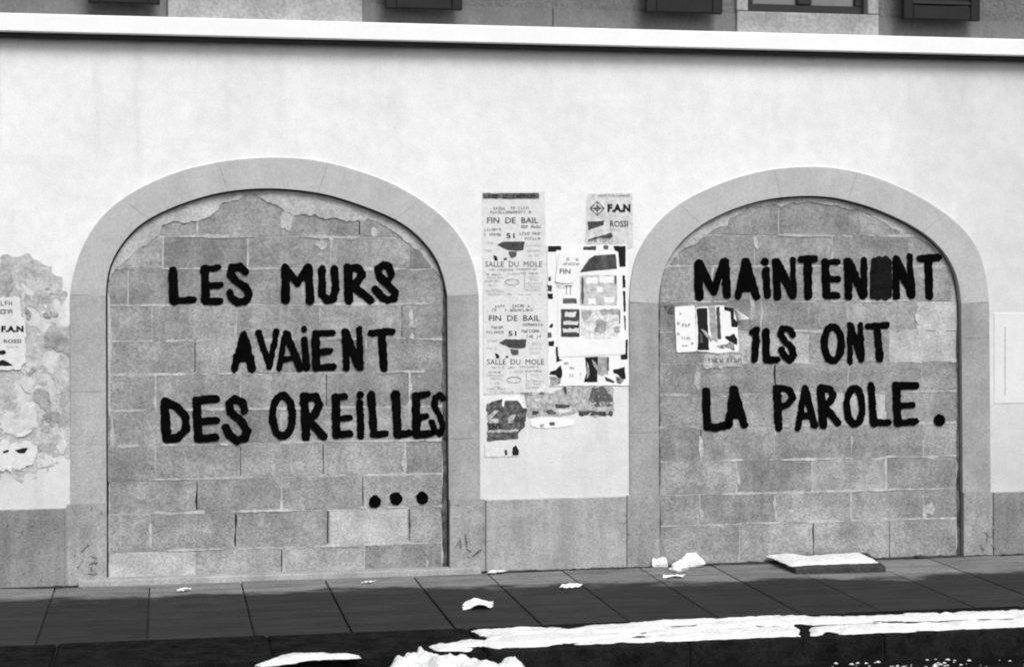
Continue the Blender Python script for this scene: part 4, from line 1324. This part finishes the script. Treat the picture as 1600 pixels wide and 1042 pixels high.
# crumbs of snow scattered on the road (a mass nobody could count)
rv, rf = [], []
rs = random.Random(5)
for k in range(95):
    px = rs.choice((rs.uniform(1300, 1640), rs.uniform(1300, 1640), rs.uniform(860, 1640))); py = rs.uniform(1026, 1060) if k % 3 else rs.uniform(1030, 1044)
    c = onground(px, py, -.135); r = rs.uniform(.003, .011)
    q = len(rv); n = 7
    for i in range(n):
        t = i / n * 2 * math.pi
        rr = r * rs.uniform(.7, 1.2)
        rv.append((c[0] + rr * 1.3 * math.cos(t), c[1] + rr * math.sin(t), -.1345))
    rv.append((c[0], c[1], -.135 + r * .7))
    for i in range(n): rf.append((q + i, q + (i + 1) % n, q + n))
o = mesh_obj('snow_crumbs', rv, rf, M['snow']); tag(o, 'crumbs of snow scattered over the dark road', 'snow', kind='stuff')

# the cover by the right arch: dark slab, snow on it
cv = empty('cellar_cover', tuple(onground(1290, 885))); tag(cv, 'raised dark cover slab with white snow on top at the foot of the right archway', 'cover slab')
bpy.context.view_layer.update()
P = G([(1199, 870), (1350, 867), (1384, 893), (1243, 897)], .0)
o = ground_prism('slab', P, -.01, .035, M['stone_dark'], bev=.006)
o.parent = cv; o.matrix_parent_inverse = cv.matrix_world.inverted()
sn = snow('snow_layer', G([(1200, 868), (1240, 866), (1262, 869), (1300, 866), (1345, 864), (1374, 878), (1320, 880), (1260, 882), (1236, 884)], .04), .035, .02,
          None, 17, rough=.012, step=.01)
for k in ('category', 'label'):
    if k in sn: del sn[k]
sn.parent = cv; sn.matrix_parent_inverse = cv.matrix_world.inverted()


# ------------------------------------------------------------------ litter
def paper_bit(name, px, py, wpx, hgt, label, seed, depth=.10, fold=True, mat='paper_white', group=None):
    c = onground(px, py)
    sc_ = F / np.linalg.norm(c - CAM)
    w = wpx / sc_
    n = 9
    r = random.Random(seed); v = []
    for j in range(n):
        for i in range(n):
            u = i / (n - 1) - .5; t = j / (n - 1) - .5
            e = 1 + .25 * float(fbm(i * .7, j * .7, seed))
            x = u * w * e + t * .04 * r.uniform(.6, 1.2); y = t * depth * e
            if fold: z = hgt * max(0, 1 - abs(u * 2 + .25 * t)) * (.75 + .5 * float(fbm(i * .9, j * .9, seed + 4)) + .3)
            else: z = hgt * (.5 + .8 * float(fbm(i * .8, j * .8, seed + 4)))
            v.append((x, y, max(.002, z) + .002))
    f = [(j * n + i, j * n + i + 1, (j + 1) * n + i + 1, (j + 1) * n + i) for j in range(n - 1) for i in range(n - 1)]
    o = mesh_obj(name, v, f, M[mat])
    solid(o, .0012)
    o.location = (c[0], c[1], .0015)
    tag(o, label, 'litter', group)
    return o


paper_bit('folded_paper', 747, 947, 46, .028, 'white sheet of paper folded like a tent on the pavement', 3, .20)
paper_bit('flat_paper', 893, 917, 30, .012, 'small flat white paper lying on the pavement below the middle pier', 5, .10, fold=False)
paper_bit('paper_scrap', 777, 895, 26, .014, 'white scrap against the wall beside the left archway base', 7, .06, fold=False, mat='paper')
paper_bit('paper_scrap', 576, 911, 14, .014, 'small pale scrap at the edge of the left threshold, right of its middle', 9, .05, fold=False, mat='paper')
paper_bit('paper_scrap', 287, 924, 14, .022, 'small pale lump in front of the left half of the threshold', 11, .05, fold=False, mat='paper')


def crumple(name, px, py, rx, ry, rz, label, seed, mat='paper_white'):
    c = onground(px, py)
    bm = bmesh.new()
    bmesh.ops.create_icosphere(bm, subdivisions=3, radius=1)
    r_ = random.Random(seed * 31)
    planes = [(Vector((r_.uniform(-1, 1), r_.uniform(-1, 1), r_.uniform(-.6, 1))).normalized(), r_.uniform(.45, .95)) for _ in range(13)]
    for q in bm.verts:
        n = q.co.normalized()
        k = min([1.5] + [d_ / n.dot(pn) for pn, d_ in planes if n.dot(pn) > .05]) * (1 + .12 * float(fbm(n.x * 4 + n.z, n.y * 4 - n.z * 1.3, seed, 3)))
        q.co = Vector((n.x * rx * k, n.y * ry * k, max(0.0, (n.z * .9 + .35)) * rz * k))
    me = bpy.data.meshes.new(name); bm.to_mesh(me); bm.free(); me.materials.append(M[mat])
    o = bpy.data.objects.new(name, me); COL.objects.link(o)
    o.location = (c[0], c[1], .002)
    tag(o, label, 'litter')
    return o


crumple('crumpled_paper', 1031, 886, .05, .035, .07, 'small upright crumpled paper at the corner of the right archway foot', 4)
crumple('crumpled_paper', 1074, 884, .075, .06, .085, 'largest crumpled white paper lying against the right block wall', 6)
crumple('crumpled_paper', 1062, 893, .06, .05, .045, 'crumpled paper lying in front of the largest one', 8)
paper_bit('flat_paper', 1052, 902, 34, .014, 'flat white paper in front of the crumpled papers by the right arch', 13, .07, fold=False)
crumple('stone', 1440, 867, .045, .03, .05, 'dark round stone at the foot of the right block wall', 10, 'stone_dark')

# grit and dirt gathered in the corner between wall and pavement
def fg(X, Y):
    return np.maximum(-(Y + .020 + .075 * (.5 + .5 * fbm(X * 3, Y * 6, 61, 5)) ** 1.6 * 1.0) * 1.0, Y - .02)
v, fc = march(fg, WX(-150), -.14, WX(1750), .02, .011)
P_ = np.array(v)
zz = .0025 + .012 * np.clip(fbm(P_[:, 0] * 22, P_[:, 1] * 22, 63, 3), 0, 1)
o = mesh_obj('grit', [(a, b, c) for (a, b), c in zip(v, zz)], [q[::-1] for q in fc], M['stone_dark'])
tag(o, 'dark grit and dirt along the foot of the wall', 'grit', kind='stuff')
